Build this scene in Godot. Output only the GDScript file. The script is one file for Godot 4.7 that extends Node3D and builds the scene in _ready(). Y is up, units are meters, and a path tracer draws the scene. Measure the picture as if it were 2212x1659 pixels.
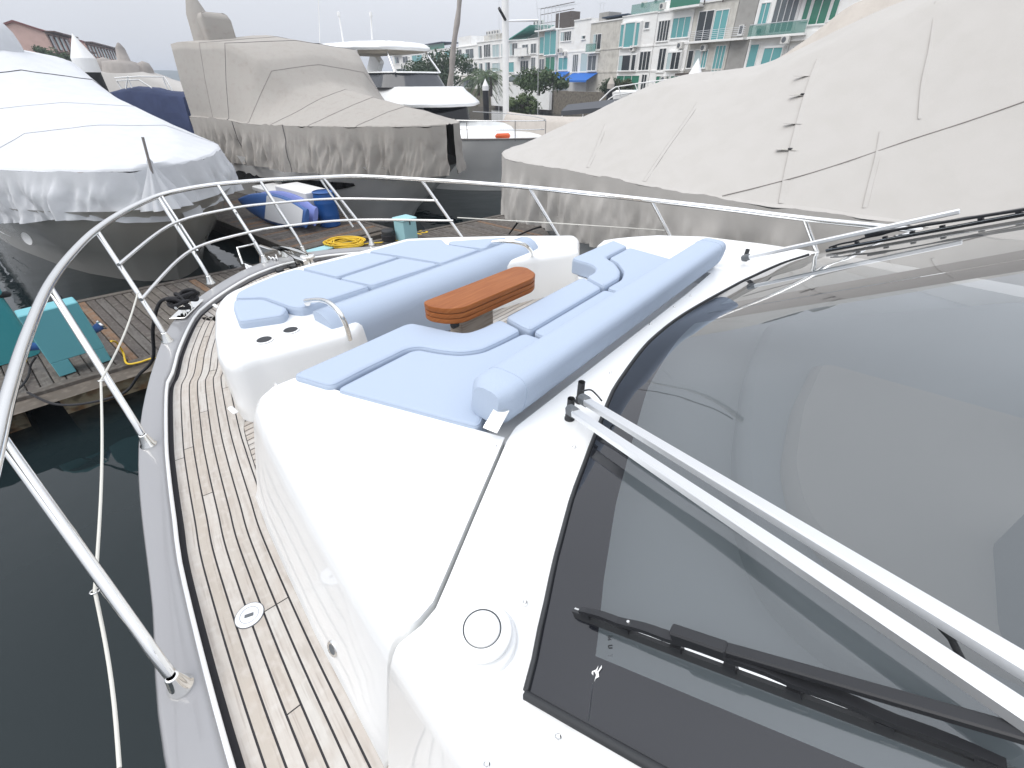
extends Node3D
# A marina seen from above the port side deck of a motor yacht. Plan axes: F runs to the yacht's bow, S to its starboard side, y up.
const EYE := Vector3(0, 4, 0)
const FPX := 950.0
var PITCH := atan(654.5 / 950.0)
var TH := deg_to_rad(50.0)
const SC := 2.36
var M := {}
var taken := {}
var rng := RandomNumberGenerator.new()
var nz := FastNoiseLite.new()

# ---------- places: a pixel of the 2212 wide photograph gives a direction; the height or plane gives the distance
func ray(u: float, v: float) -> Vector3:
	var up := (829.5 - v) / FPX
	return Vector3((u - 1106.0) / FPX, -sin(PITCH) + cos(PITCH) * up, -(cos(PITCH) + sin(PITCH) * up))
func at(u: float, v: float, y: float) -> Vector3:
	var d := ray(u, v)
	return EYE + d * ((y - EYE.y) / d.y)
func az(u: float, v: float, z: float) -> Vector3:
	var d := ray(u, v)
	return EYE + d * (absf(z) / -d.z)
func fs(f: float, y: float, s: float) -> Vector3:
	return Vector3(-f * sin(TH) + s * cos(TH), y, -(f * cos(TH) + s * sin(TH)))
func ff(p: Vector3) -> float: return -p.x * sin(TH) - p.z * cos(TH)
func ss(p: Vector3) -> float: return p.x * cos(TH) - p.z * sin(TH)
func on_s(u: float, v: float, s: float) -> Vector3:
	var d := ray(u, v)
	return EYE + d * (s / ss(d))
func on_f(u: float, v: float, f: float) -> Vector3:
	var d := ray(u, v)
	return EYE + d * (f / ff(d))
func v2(p: Vector3) -> Vector2: return Vector2(p.x, p.z)
func poly_at(px: Array, y: float) -> PackedVector2Array:
	var o := PackedVector2Array()
	for q in px: o.append(v2(at(q[0], q[1], y)))
	return o
func poly_fs(q: Array) -> PackedVector2Array:
	var o := PackedVector2Array()
	for a in q: o.append(v2(fs(a[0], 0, a[1])))
	return o
func curve(a: Array, x: float) -> float:
	if x <= a[0][0]: return a[0][1]
	for i in range(1, a.size()):
		if x <= a[i][0]:
			var t: float = (x - a[i - 1][0]) / (a[i][0] - a[i - 1][0])
			var p0: float = a[maxi(i - 2, 0)][1]
			var p1: float = a[i - 1][1]
			var p2: float = a[i][1]
			var p3: float = a[mini(i + 1, a.size() - 1)][1]
			return lerpf(lerpf(p1, p2, t), cubic_interpolate(p1, p2, p0, p3, t), 0.7)
	return a[-1][1]

# ---------- meshes
class MB:
	var v := PackedVector3Array()
	var n := PackedVector3Array()
	var uv := PackedVector2Array()
	var ix := PackedInt32Array()
	var has_uv := false
	func add(p: Vector3, t := Vector2.ZERO) -> int:
		v.append(p); n.append(Vector3.ZERO); uv.append(t)
		return v.size() - 1
	func tri(a: int, b: int, c: int) -> void:
		var m := (v[c] - v[a]).cross(v[b] - v[a])
		n[a] += m; n[b] += m; n[c] += m
		ix.append(a); ix.append(b); ix.append(c)
	func quad(a: Vector3, b: Vector3, c: Vector3, d: Vector3) -> void:
		var i := add(a, Vector2(0, 0)); add(b, Vector2(1, 0)); add(c, Vector2(1, 1)); add(d, Vector2(0, 1))
		tri(i, i + 1, i + 2); tri(i, i + 2, i + 3)
	func grid(rows: Array, closed := false, flip := false, uvs: Array = []) -> void:
		var w: int = rows[0].size()
		var s := v.size()
		for r in rows.size():
			for c in w:
				add(rows[r][c], uvs[r][c] if uvs else Vector2.ZERO)
		for r in rows.size() - 1:
			for c in (w if closed else w - 1):
				var a := s + r * w + c
				var b := s + r * w + (c + 1) % w
				var e := a + w
				var f := b + w
				if flip: tri(a, e, b); tri(b, e, f)
				else: tri(a, b, e); tri(b, f, e)
	func fan(pts: PackedVector3Array, flip := false) -> void:
		var s := v.size()
		var c := Vector3.ZERO
		for p in pts: add(p); c += p
		var m := add(c / pts.size())
		for i in pts.size():
			if flip: tri(m, s + (i + 1) % pts.size(), s + i)
			else: tri(m, s + i, s + (i + 1) % pts.size())
	func tube(path: Array, r, sides := 8, caps := true, flat := Vector2.ONE) -> void:
		var rows := []
		var k := path.size()
		var side := Vector3.ZERO
		for i in k:
			var t: Vector3 = (path[mini(i + 1, k - 1)] - path[maxi(i - 1, 0)]).normalized()
			if i == 0: side = (Vector3.UP if absf(t.y) < 0.9 else Vector3.RIGHT).cross(t).normalized()
			else: side = (side - t * side.dot(t)).normalized()
			var up := t.cross(side)
			var rad: float = r if typeof(r) == TYPE_FLOAT else r[i]
			var row := PackedVector3Array()
			for j in sides:
				var a := TAU * j / sides
				row.append(path[i] + (side * cos(a) * flat.x + up * sin(a) * flat.y) * rad)
			rows.append(row)
		grid(rows, true)
		if caps:
			fan(rows[0], false); fan(rows[-1], true)
	func lathe(c: Vector3, axis: Vector3, prof: Array, seg := 20) -> void:
		var y := axis.normalized()
		var x := (Vector3.UP if absf(y.y) < 0.9 else Vector3.RIGHT).cross(y).normalized()
		var z := x.cross(y)
		for i in prof.size() - 1:
			if prof[i][0] < 0.0: continue
			var rows := []
			for q in [prof[i], prof[i + 1]]:
				var row := PackedVector3Array()
				for j in seg: row.append(c + (x * cos(TAU * j / seg) + z * sin(TAU * j / seg)) * q[0] + y * q[1])
				rows.append(row)
			grid(rows, true)
	func lathe_smooth(c: Vector3, axis: Vector3, prof: Array, seg := 20) -> void:
		var y := axis.normalized()
		var x := (Vector3.UP if absf(y.y) < 0.9 else Vector3.RIGHT).cross(y).normalized()
		var z := x.cross(y)
		var rows := []
		for q in prof:
			var row := PackedVector3Array()
			for j in seg: row.append(c + (x * cos(TAU * j / seg) + z * sin(TAU * j / seg)) * q[0] + y * q[1])
			rows.append(row)
		grid(rows, true)
	func box(c: Vector3, s: Vector3, b := Basis.IDENTITY, bev := 0.0) -> void:
		var h := s * 0.5
		if bev <= 0.0:
			var q := []
			for i in 8: q.append(c + b * Vector3(h.x * (1 if i & 1 else -1), h.y * (1 if i & 2 else -1), h.z * (1 if i & 4 else -1)))
			quad(q[0], q[2], q[3], q[1]); quad(q[5], q[7], q[6], q[4]); quad(q[4], q[6], q[2], q[0])
			quad(q[1], q[3], q[7], q[5]); quad(q[2], q[6], q[7], q[3]); quad(q[4], q[0], q[1], q[5])
			return
		var e := Vector3(maxf(h.x - bev, 0.0), maxf(h.y - bev, 0.0), maxf(h.z - bev, 0.0))
		for a in 3:
			for g in [-1.0, 1.0]:
				var nn := Vector3.ZERO; nn[a] = g
				var p := Vector3.ZERO; p[(a + 1) % 3] = 1.0
				var r := Vector3.ZERO; r[(a + 2) % 3] = 1.0
				var o := nn * h
				var f := [o - p * e - r * e, o + p * e - r * e, o + p * e + r * e, o - p * e + r * e]
				if g > 0: quad(c + b * f[3], c + b * f[2], c + b * f[1], c + b * f[0])
				else: quad(c + b * f[0], c + b * f[1], c + b * f[2], c + b * f[3])
		for a in 3:
			for g in [-1.0, 1.0]:
				for k in [-1.0, 1.0]:
					var p1 := (a + 1) % 3
					var p2 := (a + 2) % 3
					var lo := Vector3.ZERO; lo[a] = -e[a]; lo[p1] = g * h[p1]; lo[p2] = k * e[p2]
					var lo2 := Vector3.ZERO; lo2[a] = -e[a]; lo2[p1] = g * e[p1]; lo2[p2] = k * h[p2]
					var hi := lo; hi[a] = e[a]
					var hi2 := lo2; hi2[a] = e[a]
					if g * k > 0: quad(c + b * lo, c + b * lo2, c + b * hi2, c + b * hi)
					else: quad(c + b * lo, c + b * hi, c + b * hi2, c + b * lo2)
		for i in 8:
			var g := Vector3(1 if i & 1 else -1, 1 if i & 2 else -1, 1 if i & 4 else -1)
			var p := [c + b * (Vector3(h.x, e.y, e.z) * g), c + b * (Vector3(e.x, h.y, e.z) * g), c + b * (Vector3(e.x, e.y, h.z) * g)]
			var k := add(p[0]); add(p[1]); add(p[2])
			if g.x * g.y * g.z > 0: tri(k, k + 2, k + 1)
			else: tri(k, k + 1, k + 2)
	func bar(a: Vector3, c: Vector3, w: float, h: float, up := Vector3.UP, bev := 0.0) -> void:
		var z := (c - a).normalized()
		var x := up.cross(z).normalized()
		box((a + c) * 0.5, Vector3(w, h, a.distance_to(c)), Basis(x, z.cross(x), z), bev)
	static func inset(p: PackedVector2Array, d: float) -> PackedVector2Array:
		var o := PackedVector2Array()
		var k := p.size()
		var area := 0.0
		for i in k: area += p[i].cross(p[(i + 1) % k])
		var g := 1.0 if area > 0 else -1.0
		for i in k:
			var a := (p[i] - p[(i + k - 1) % k]).normalized()
			var b := (p[(i + 1) % k] - p[i]).normalized()
			var na := Vector2(-a.y, a.x) * g
			var nb := Vector2(-b.y, b.x) * g
			var m := (na + nb)
			var l := maxf(m.length_squared() * 0.5, 0.35)
			o.append(p[i] + m / l * d)
		return o
	# a plan outline raised through [inset, y] steps, then closed on top
	func loft(p: PackedVector2Array, prof: Array, cap := true, bottom := false) -> void:
		var rows := []
		for q in prof:
			var row := PackedVector3Array()
			for e in inset(p, q[0]): row.append(Vector3(e.x, q[1], e.y))
			rows.append(row)
		var area := 0.0
		for i in p.size(): area += p[i].cross(p[(i + 1) % p.size()])
		grid(rows, true, area > 0)
		if cap: flat_poly(closed(p, prof[-1][0]), prof[-1][1])
		if bottom: flat_poly(closed(p, prof[0][0]), prof[0][1], true)
	# the inset outline, cleaned where it crosses itself
	static func closed(p: PackedVector2Array, d: float) -> PackedVector2Array:
		var q := inset(p, d)
		if Geometry2D.triangulate_polygon(q).size() > 0: return q
		var big := PackedVector2Array()
		for e in p: big.append(e * 1000.0)
		var o := Geometry2D.offset_polygon(big, -d * 970.0, Geometry2D.JOIN_ROUND)
		if o.is_empty(): return q
		var best := 0
		for i in o.size():
			if o[i].size() > o[best].size(): best = i
		var r := PackedVector2Array()
		for e in o[best]: r.append(e / 1000.0)
		return r
	func flat_poly(p: PackedVector2Array, y: float, down := false) -> void:
		var s := v.size()
		for e in p: add(Vector3(e.x, y, e.y), Vector2(e.x, e.y))
		var t := Geometry2D.triangulate_polygon(p)
		for i in range(0, t.size(), 3):
			var m := (v[s + t[i + 2]] - v[s + t[i]]).cross(v[s + t[i + 1]] - v[s + t[i]])
			if (m.y > 0) != down: tri(s + t[i], s + t[i + 1], s + t[i + 2])
			else: tri(s + t[i], s + t[i + 2], s + t[i + 1])
	func mesh() -> ArrayMesh:
		for i in n.size(): n[i] = n[i].normalized() if n[i].length_squared() > 1e-20 else Vector3.UP
		var a := []
		a.resize(Mesh.ARRAY_MAX)
		a[Mesh.ARRAY_VERTEX] = v
		a[Mesh.ARRAY_NORMAL] = n
		if has_uv: a[Mesh.ARRAY_TEX_UV] = uv
		a[Mesh.ARRAY_INDEX] = ix
		var m := ArrayMesh.new()
		m.add_surface_from_arrays(Mesh.PRIMITIVE_TRIANGLES, a)
		return m

func fillet(p: PackedVector2Array, r: float, k := 5) -> PackedVector2Array:
	var o := PackedVector2Array()
	var c := p.size()
	for i in c:
		var a := p[(i + c - 1) % c]
		var b := p[i]
		var d := p[(i + 1) % c]
		var l := minf(r, minf(a.distance_to(b), b.distance_to(d)) * 0.45)
		var s := b + (a - b).normalized() * l
		var e := b + (d - b).normalized() * l
		for j in k + 1:
			var t := float(j) / k
			o.append(s.lerp(b, t).lerp(b.lerp(e, t), t))
	return o
func smooth3(p: Array, k := 8) -> Array:
	var o := []
	for i in p.size() - 1:
		for j in k:
			o.append(p[i].cubic_interpolate(p[i + 1], p[maxi(i - 1, 0)], p[mini(i + 2, p.size() - 1)], float(j) / k))
	o.append(p[-1])
	return o
func round_prof(y0: float, y1: float, r: float, k := 4, r0 := 0.0) -> Array:
	var o := [[r0, y0]]
	if r0 > 0: o.append([r0 * 0.3, y0 + r0 * 0.3]); o.append([0.0, y0 + r0])
	for i in k + 1:
		var a := PI / 2 * i / k
		o.append([r * (1 - cos(a)), y1 - r + r * sin(a)])
	return o

# ---------- nodes
func named(n: String) -> String:
	if not taken.has(n):
		taken[n] = 0
		return n
	taken[n] += 1
	return "%s_%03d" % [n, taken[n]]
func part(called: String, b: MB, m: Material, parent: Node, label := "") -> MeshInstance3D:
	var o := MeshInstance3D.new()
	o.mesh = b.mesh()
	o.material_override = m
	o.name = called
	parent.add_child(o, true)
	if label: o.set_meta("label", label)
	return o
func thing(called: String, label: String, cat: String, where := Vector3.ZERO, group := "") -> Node3D:
	var o := Node3D.new()
	o.name = named(called)
	add_child(o)
	o.position = where
	o.set_meta("label", label); o.set_meta("category", cat)
	if group: o.set_meta("group", group)
	return o
func solo(called: String, b: MB, m: Material, label: String, cat: String, group := "") -> MeshInstance3D:
	var o := part(named(called), b, m, self, label)
	o.set_meta("category", cat)
	if group: o.set_meta("group", group)
	return o
func setting(called: String, b: MB, m: Material) -> MeshInstance3D:
	var o := part(named(called), b, m, self)
	o.set_meta("kind", "structure")
	return o
func mat(c: Color, rough := 0.6, metal := 0.0, coat := 0.0) -> StandardMaterial3D:
	var m := StandardMaterial3D.new()
	m.albedo_color = Color(c.r, c.g, c.b).linear_to_srgb()
	m.roughness = rough
	m.metallic = metal
	if coat > 0:
		m.clearcoat_enabled = true; m.clearcoat = coat; m.clearcoat_roughness = 0.05
	return m
# grey noise picture, stretched along x by sx
func noise_img(sd: int, freq: float, w: int, h: int, sx := 1.0, oct := 4) -> Image:
	var f := FastNoiseLite.new()
	f.seed = sd; f.frequency = freq; f.fractal_octaves = oct
	f.noise_type = FastNoiseLite.TYPE_SIMPLEX_SMOOTH
	var im := f.get_seamless_image(maxi(int(w / sx), 8), h, false, false, 0.1, true)
	im.resize(w, h, Image.INTERPOLATE_CUBIC)
	return im
# layers: [image, colour toward, strength, low, high]
func paint(base: Color, layers: Array, w := 512, h := 512) -> ImageTexture:
	var im := Image.create(w, h, false, Image.FORMAT_RGB8)
	for y in h:
		for x in w:
			var c := base
			for l in layers:
				var t: float = clampf((l[0].get_pixel(x, y).r - l[3]) / (l[4] - l[3]), 0, 1)
				c = c.lerp(l[1], t * l[2])
			im.set_pixel(x, y, c.linear_to_srgb())
	return ImageTexture.create_from_image(im)
func tex_mat(t: Texture2D, rough: float, scale: float, tri := true, bump: Image = null, bs := 0.0) -> StandardMaterial3D:
	var m := StandardMaterial3D.new()
	m.albedo_texture = t
	m.roughness = rough
	if tri:
		m.uv1_triplanar = true; m.uv1_world_triplanar = true
	m.uv1_scale = Vector3.ONE * scale
	if bump:
		m.heightmap_enabled = true
		m.heightmap_texture = ImageTexture.create_from_image(bump)
		m.heightmap_scale = bs
	return m

func _ready() -> void:
	rng.seed = 11
	nz.seed = 5
	nz.noise_type = FastNoiseLite.TYPE_SIMPLEX_SMOOTH
	nz.frequency = 1.0
	nz.fractal_octaves = 3
	camera_and_sky()
	materials()
	water_and_shore()
	docks()
	yacht()
	lounge()
	deck_gear()
	bow_rail()
	wipers()
	dock_things()
	neighbours()
	houses()
	trees()

func camera_and_sky() -> void:
	var cam := Camera3D.new()
	cam.name = "camera"
	add_child(cam)
	cam.fov = rad_to_deg(2.0 * atan(829.5 / FPX))
	cam.position = EYE
	cam.rotation.x = -PITCH
	cam.near = 0.05
	cam.far = 3000.0
	cam.current = true
	var im := Image.create(512, 256, false, Image.FORMAT_RGBF)
	var f := FastNoiseLite.new()
	f.seed = 21; f.frequency = 0.8; f.fractal_octaves = 4
	for y in 256:
		var el := PI * (0.5 - (y + 0.5) / 256.0)
		for x in 512:
			var a := TAU * (x + 0.5) / 512.0
			var d := Vector3(cos(a) * cos(el), sin(el) * 1.6, sin(a) * cos(el))
			var l := 0.55 * (1.0 + 1.5 * maxf(sin(el), 0.0)) * (1.0 + 0.13 * f.get_noise_3dv(d * 1.3))
			im.set_pixel(x, y, Color(l * 0.955, l * 0.99, l * 1.065))
	var sky := Sky.new()
	var sm := PanoramaSkyMaterial.new()
	sm.panorama = ImageTexture.create_from_image(im)
	sky.sky_material = sm
	var env := Environment.new()
	env.background_mode = Environment.BG_SKY
	env.sky = sky
	env.tonemap_mode = Environment.TONE_MAPPER_LINEAR
	env.tonemap_exposure = 1.27
	env.sdfgi_enabled = true
	env.ssao_enabled = true
	env.ssil_enabled = true
	env.fog_enabled = true
	env.fog_density = 0.0009
	env.fog_light_color = Color(0.86, 0.89, 0.94)
	var we := WorldEnvironment.new()
	we.name = "environment"
	we.environment = env
	add_child(we)
	var sun := DirectionalLight3D.new()
	sun.name = "sun"
	add_child(sun)
	sun.light_energy = 0.42
	sun.light_angular_distance = 45.0
	sun.light_color = Color(1.0, 0.98, 0.95)
	sun.shadow_enabled = true
	sun.look_at_from_position(Vector3(-5.5, 9, 3.5), Vector3.ZERO)

func materials() -> void:
	var grain := noise_img(3, 0.05, 512, 512, 10.0, 5)
	var grain2 := noise_img(9, 0.12, 512, 512, 24.0, 4)
	var blotch := noise_img(4, 0.012, 512, 512, 1.0, 4)
	var blotch2 := noise_img(14, 0.03, 512, 512, 1.0, 5)
	var fine := noise_img(8, 0.25, 512, 512, 1.0, 2)
	var finex := noise_img(18, 0.3, 512, 512, 6.0, 2)
	M.gel = mat(Color(0.86, 0.87, 0.87), 0.35, 0.0, 0.6)
	M.gel_grey = mat(Color(0.27, 0.27, 0.28), 0.3, 0.0, 0.6)
	M.steel = mat(Color(0.8, 0.8, 0.79), 0.07, 1.0)
	M.alu = mat(Color(0.8, 0.81, 0.82), 0.38, 0.75)
	M.caulk = mat(Color(0.02, 0.019, 0.023), 0.7)
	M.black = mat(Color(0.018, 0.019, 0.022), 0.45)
	M.rubber = mat(Color(0.03, 0.032, 0.035), 0.6)
	M.grey_plastic = mat(Color(0.11, 0.12, 0.13), 0.5)
	M.chrome = mat(Color(0.86, 0.86, 0.84), 0.06, 1.0)
	for i in 4:
		var b := [Color(0.47, 0.43, 0.385), Color(0.51, 0.475, 0.435), Color(0.45, 0.405, 0.355), Color(0.52, 0.495, 0.46)][i] as Color
		var t := paint(b, [[grain, Color(0.33, 0.28, 0.24), 0.4, 0.5, 0.85], [grain2, Color(0.26, 0.21, 0.18), 0.45, 0.62, 0.85], [blotch2, Color(0.62, 0.6, 0.57), 0.3, 0.5, 0.85], [blotch, Color(0.42, 0.35, 0.29), 0.2, 0.5, 0.8]])
		var m := tex_mat(t, 0.75, 1.0, false, grain2, 0.05)
		M["teak%d" % i] = m
	M.blue = tex_mat(paint(Color(0.4, 0.47, 0.58), [[finex, Color(0.27, 0.345, 0.47), 0.6, 0.45, 0.8], [fine, Color(0.48, 0.55, 0.65), 0.5, 0.5, 0.8]]), 0.85, 4.0, true, fine, 0.03)
	M.table = tex_mat(paint(Color(0.29, 0.095, 0.026), [[grain, Color(0.24, 0.07, 0.016), 0.7, 0.4, 0.75], [grain2, Color(0.4, 0.15, 0.045), 0.5, 0.5, 0.8]]), 0.38, 1.2, false)
	M.table.metallic_specular = 0.3
	M.table_edge = mat(Color(0.1, 0.03, 0.012), 0.5)
	M.pedestal = tex_mat(paint(Color(0.4, 0.34, 0.28), [[grain, Color(0.2, 0.155, 0.12), 0.7, 0.45, 0.75]]), 0.6, 2.0, true)
	M.frit = mat(Color(0.013, 0.014, 0.018), 0.04, 0.0, 0.6)
	M.frit.clearcoat_roughness = 0.0
	var g := StandardMaterial3D.new()
	g.transparency = BaseMaterial3D.TRANSPARENCY_ALPHA
	g.albedo_color = Color(0.29, 0.32, 0.335, 0.64)
	g.roughness = 0.0
	g.metallic_specular = 0.75
	g.clearcoat_enabled = true
	g.clearcoat = 1.0
	g.clearcoat_roughness = 0.0
	M.glass = g
	M.dash = mat(Color(0.3, 0.34, 0.36), 0.7)
	M.dash_light = mat(Color(0.4, 0.39, 0.36), 0.7)
	M.dash_dark = mat(Color(0.1, 0.11, 0.12), 0.7)
	for i in 5:
		var b := [Color(0.105, 0.092, 0.08), Color(0.125, 0.11, 0.095), Color(0.088, 0.075, 0.067), Color(0.115, 0.105, 0.096), Color(0.19, 0.11, 0.062)][i] as Color
		M["dock%d" % i] = tex_mat(paint(b, [[grain, Color(0.07, 0.06, 0.05), 0.6, 0.45, 0.8], [grain2, Color(0.05, 0.04, 0.035), 0.6, 0.58, 0.8], [blotch2, Color(0.2, 0.185, 0.165), 0.45, 0.5, 0.8]], 256, 256), 0.85, 1.0, false)
	M.dock_side = tex_mat(paint(Color(0.1, 0.085, 0.07), [[blotch2, Color(0.2, 0.17, 0.14), 0.5, 0.5, 0.8]], 256, 256), 0.9, 0.7)
	M.float = tex_mat(paint(Color(0.42, 0.36, 0.24), [[noise_img(31, 0.03, 256, 256, 1.0, 5), Color(0.22, 0.1, 0.03), 0.9, 0.42, 0.7], [noise_img(32, 0.05, 256, 256), Color(0.06, 0.055, 0.04), 0.7, 0.55, 0.8]], 256, 256), 0.9, 0.5)
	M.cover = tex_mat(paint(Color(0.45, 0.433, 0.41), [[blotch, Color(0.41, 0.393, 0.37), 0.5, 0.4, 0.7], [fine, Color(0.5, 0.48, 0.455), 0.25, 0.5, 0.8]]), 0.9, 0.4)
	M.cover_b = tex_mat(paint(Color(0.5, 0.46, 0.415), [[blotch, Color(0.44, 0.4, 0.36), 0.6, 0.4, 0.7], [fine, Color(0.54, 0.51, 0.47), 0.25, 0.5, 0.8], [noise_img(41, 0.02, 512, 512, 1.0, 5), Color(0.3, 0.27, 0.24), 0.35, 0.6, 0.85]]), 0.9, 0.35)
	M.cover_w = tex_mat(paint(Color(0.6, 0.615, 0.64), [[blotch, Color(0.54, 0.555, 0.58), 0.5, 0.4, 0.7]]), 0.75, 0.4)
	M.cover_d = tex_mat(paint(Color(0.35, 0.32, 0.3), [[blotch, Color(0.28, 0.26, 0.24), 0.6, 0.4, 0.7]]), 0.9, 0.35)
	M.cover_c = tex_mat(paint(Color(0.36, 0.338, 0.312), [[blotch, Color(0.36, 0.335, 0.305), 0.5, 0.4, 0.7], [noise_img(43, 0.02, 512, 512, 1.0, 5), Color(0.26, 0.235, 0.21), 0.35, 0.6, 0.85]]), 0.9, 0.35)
	M.seam = mat(Color(0.25, 0.23, 0.22), 0.9)
	M.seam_dark = mat(Color(0.05, 0.05, 0.06), 0.8)
	M.navy = tex_mat(paint(Color(0.016, 0.028, 0.08), [[blotch, Color(0.028, 0.045, 0.11), 0.6, 0.4, 0.7]], 256, 256), 0.85, 0.4)
	M.hull = mat(Color(0.44, 0.425, 0.39), 0.25, 0.0, 0.4)
	M.hull_white = mat(Color(0.8, 0.8, 0.79), 0.3, 0.0, 0.5)
	M.dark_glass = mat(Color(0.012, 0.014, 0.017), 0.06)
	M.smoke_glass = mat(Color(0.06, 0.065, 0.075), 0.08)
	M.antifoul = mat(Color(0.02, 0.022, 0.025), 0.6)
	M.soffit = mat(Color(0.52, 0.47, 0.4), 0.6)
	M.teal = mat(Color(0.13, 0.4, 0.45), 0.45)
	M.teal_dark = mat(Color(0.05, 0.3, 0.33), 0.45)
	M.aqua = mat(Color(0.36, 0.62, 0.66), 0.5)
	M.yellow = mat(Color(0.75, 0.5, 0.03), 0.5)
	M.rope_black = tex_mat(paint(Color(0.014, 0.014, 0.016), [[fine, Color(0.04, 0.04, 0.045), 0.7, 0.45, 0.7]], 256, 256), 0.9, 6.0)
	M.rope_white = mat(Color(0.62, 0.61, 0.56), 0.9)
	M.drum = mat(Color(0.012, 0.085, 0.3), 0.4)
	M.sup_blue = mat(Color(0.05, 0.13, 0.36), 0.45)
	M.sup_lilac = mat(Color(0.2, 0.25, 0.58), 0.5)
	M.sup_white = mat(Color(0.7, 0.71, 0.73), 0.6)
	M.orange = mat(Color(0.75, 0.12, 0.03), 0.5)
	M.pile = mat(Color(0.012, 0.013, 0.015), 0.6)
	M.white = mat(Color(0.82, 0.82, 0.81), 0.5)
	M.plate = mat(Color(0.8, 0.81, 0.84), 0.3, 0.2)
	var w := StandardMaterial3D.new()
	w.albedo_color = Color(0.01, 0.017, 0.019).linear_to_srgb()
	w.roughness = 0.03
	w.metallic_specular = 0.37
	w.uv1_triplanar = true; w.uv1_world_triplanar = true
	w.uv1_scale = Vector3.ONE * 0.16
	w.normal_enabled = true
	var wi := noise_img(71, 0.012, 512, 512, 1.0, 3)
	wi.bump_map_to_normal_map(2.0)
	w.normal_texture = ImageTexture.create_from_image(wi)
	w.normal_scale = 0.22
	M.water = w

func water_and_shore() -> void:
	var b := MB.new()
	b.quad(Vector3(-900, 0, 60), Vector3(-900, 0, -1600), Vector3(900, 0, -1600), Vector3(900, 0, 60))
	setting("water", b, M.water)

func resample(p: Array, k: int) -> Array:
	var d := smooth3(p, 10)
	var l := [0.0]
	for i in range(1, d.size()): l.append(l[-1] + d[i].distance_to(d[i - 1]))
	var o := []
	var j := 0
	for i in k:
		var t: float = l[-1] * i / (k - 1)
		while j < d.size() - 2 and l[j + 1] < t: j += 1
		o.append(d[j].lerp(d[j + 1], clampf((t - l[j]) / maxf(l[j + 1] - l[j], 1e-6), 0, 1)))
	return o

# ---------- the yacht under the camera
var CAP := [[-4.0, -0.62], [-2.0, -0.6], [0.0, -0.5], [1.21, -0.38], [1.91, -0.22], [2.54, -0.09], [2.96, 0.01], [3.37, 0.13], [3.71, 0.25], [4.13, 0.42], [4.6, 0.63], [4.96, 0.83], [5.3, 1.12], [5.55, 1.4], [5.8, 1.75], [5.95, 2.08], [6.0, 2.36]]
var BEAD := [[-4.0, -0.47], [-2.0, -0.45], [0.0, -0.36], [1.04, -0.24], [1.95, -0.09], [2.34, 0.0], [2.75, 0.1], [3.12, 0.2], [3.79, 0.41], [4.0, 0.52], [4.38, 0.69], [4.94, 1.0], [5.2, 1.23], [5.5, 1.62], [5.68, 1.95], [5.76, 2.36]]
var SHIELD := [[0.39, 0.275], [0.51, 0.33], [0.73, 0.43], [1.0, 0.54], [1.3, 0.64], [1.73, 0.77], [2.28, 0.85], [2.79, 0.84], [3.63, 0.73], [4.27, 0.6], [4.9, 0.42]]
const DECK := 2.03
var ship: Node3D
func both_sides(p: Array) -> Array:
	var o := []
	for q in p: o.append(Vector2(q[0], q[1]))
	for i in range(p.size() - 2, -1, -1): o.append(Vector2(p[i][0], 2 * SC - p[i][1]))
	return o
func glass_y(f: float, s: float) -> float:
	return 2.72 + (curve(SHIELD, s) - f) * tan(deg_to_rad(27.0))
func on_glass(u: float, v: float, off: float) -> Vector3:
	var d := ray(u, v)
	var t := 0.3
	while t < 12.0:
		var p := EYE + d * t
		if p.y < glass_y(ff(p), ss(p)) + off: break
		t += 0.004
	return EYE + d * t
func loft2(b: MB, base: Array, top: Array, steps: Array, cap := true) -> void:
	var rows := []
	for q in steps:
		var row := PackedVector3Array()
		for i in base.size():
			row.append(fs(lerpf(base[i][0], top[i][0], q[0]), q[1], lerpf(base[i][1], top[i][1], q[0])))
		rows.append(row)
	var pl := poly_fs(top)
	var area := 0.0
	for i in pl.size(): area += pl[i].cross(pl[(i + 1) % pl.size()])
	b.grid(rows, true, area > 0)
	if cap: b.flat_poly(pl, steps[-1][1])
func plank(b: MB, a: Array, c: Array, y: float, th := 0.012) -> void:
	# a, c: the two long edges as (F, S) points; top face with uv along the grain, and thin sides
	var ua := rng.randf() * 5.0
	var va := rng.randf() * 5.0
	var l := 0.0
	var top := []
	var uvs := []
	for i in a.size():
		if i > 0: l += a[i].distance_to(a[i - 1])
		top.append([fs(a[i].x, y, a[i].y), fs(c[i].x, y, c[i].y)])
		uvs.append([Vector2(ua + l, va), Vector2(ua + l, va + a[i].distance_to(c[i]))])
	b.has_uv = true
	b.grid(top, false, true, uvs)
	for e in [a, c]:
		var r := []
		for q in e: r.append([fs(q.x, y, q.y), fs(q.x, y - th, q.y)])
		b.grid(r, false, e == c)

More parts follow.
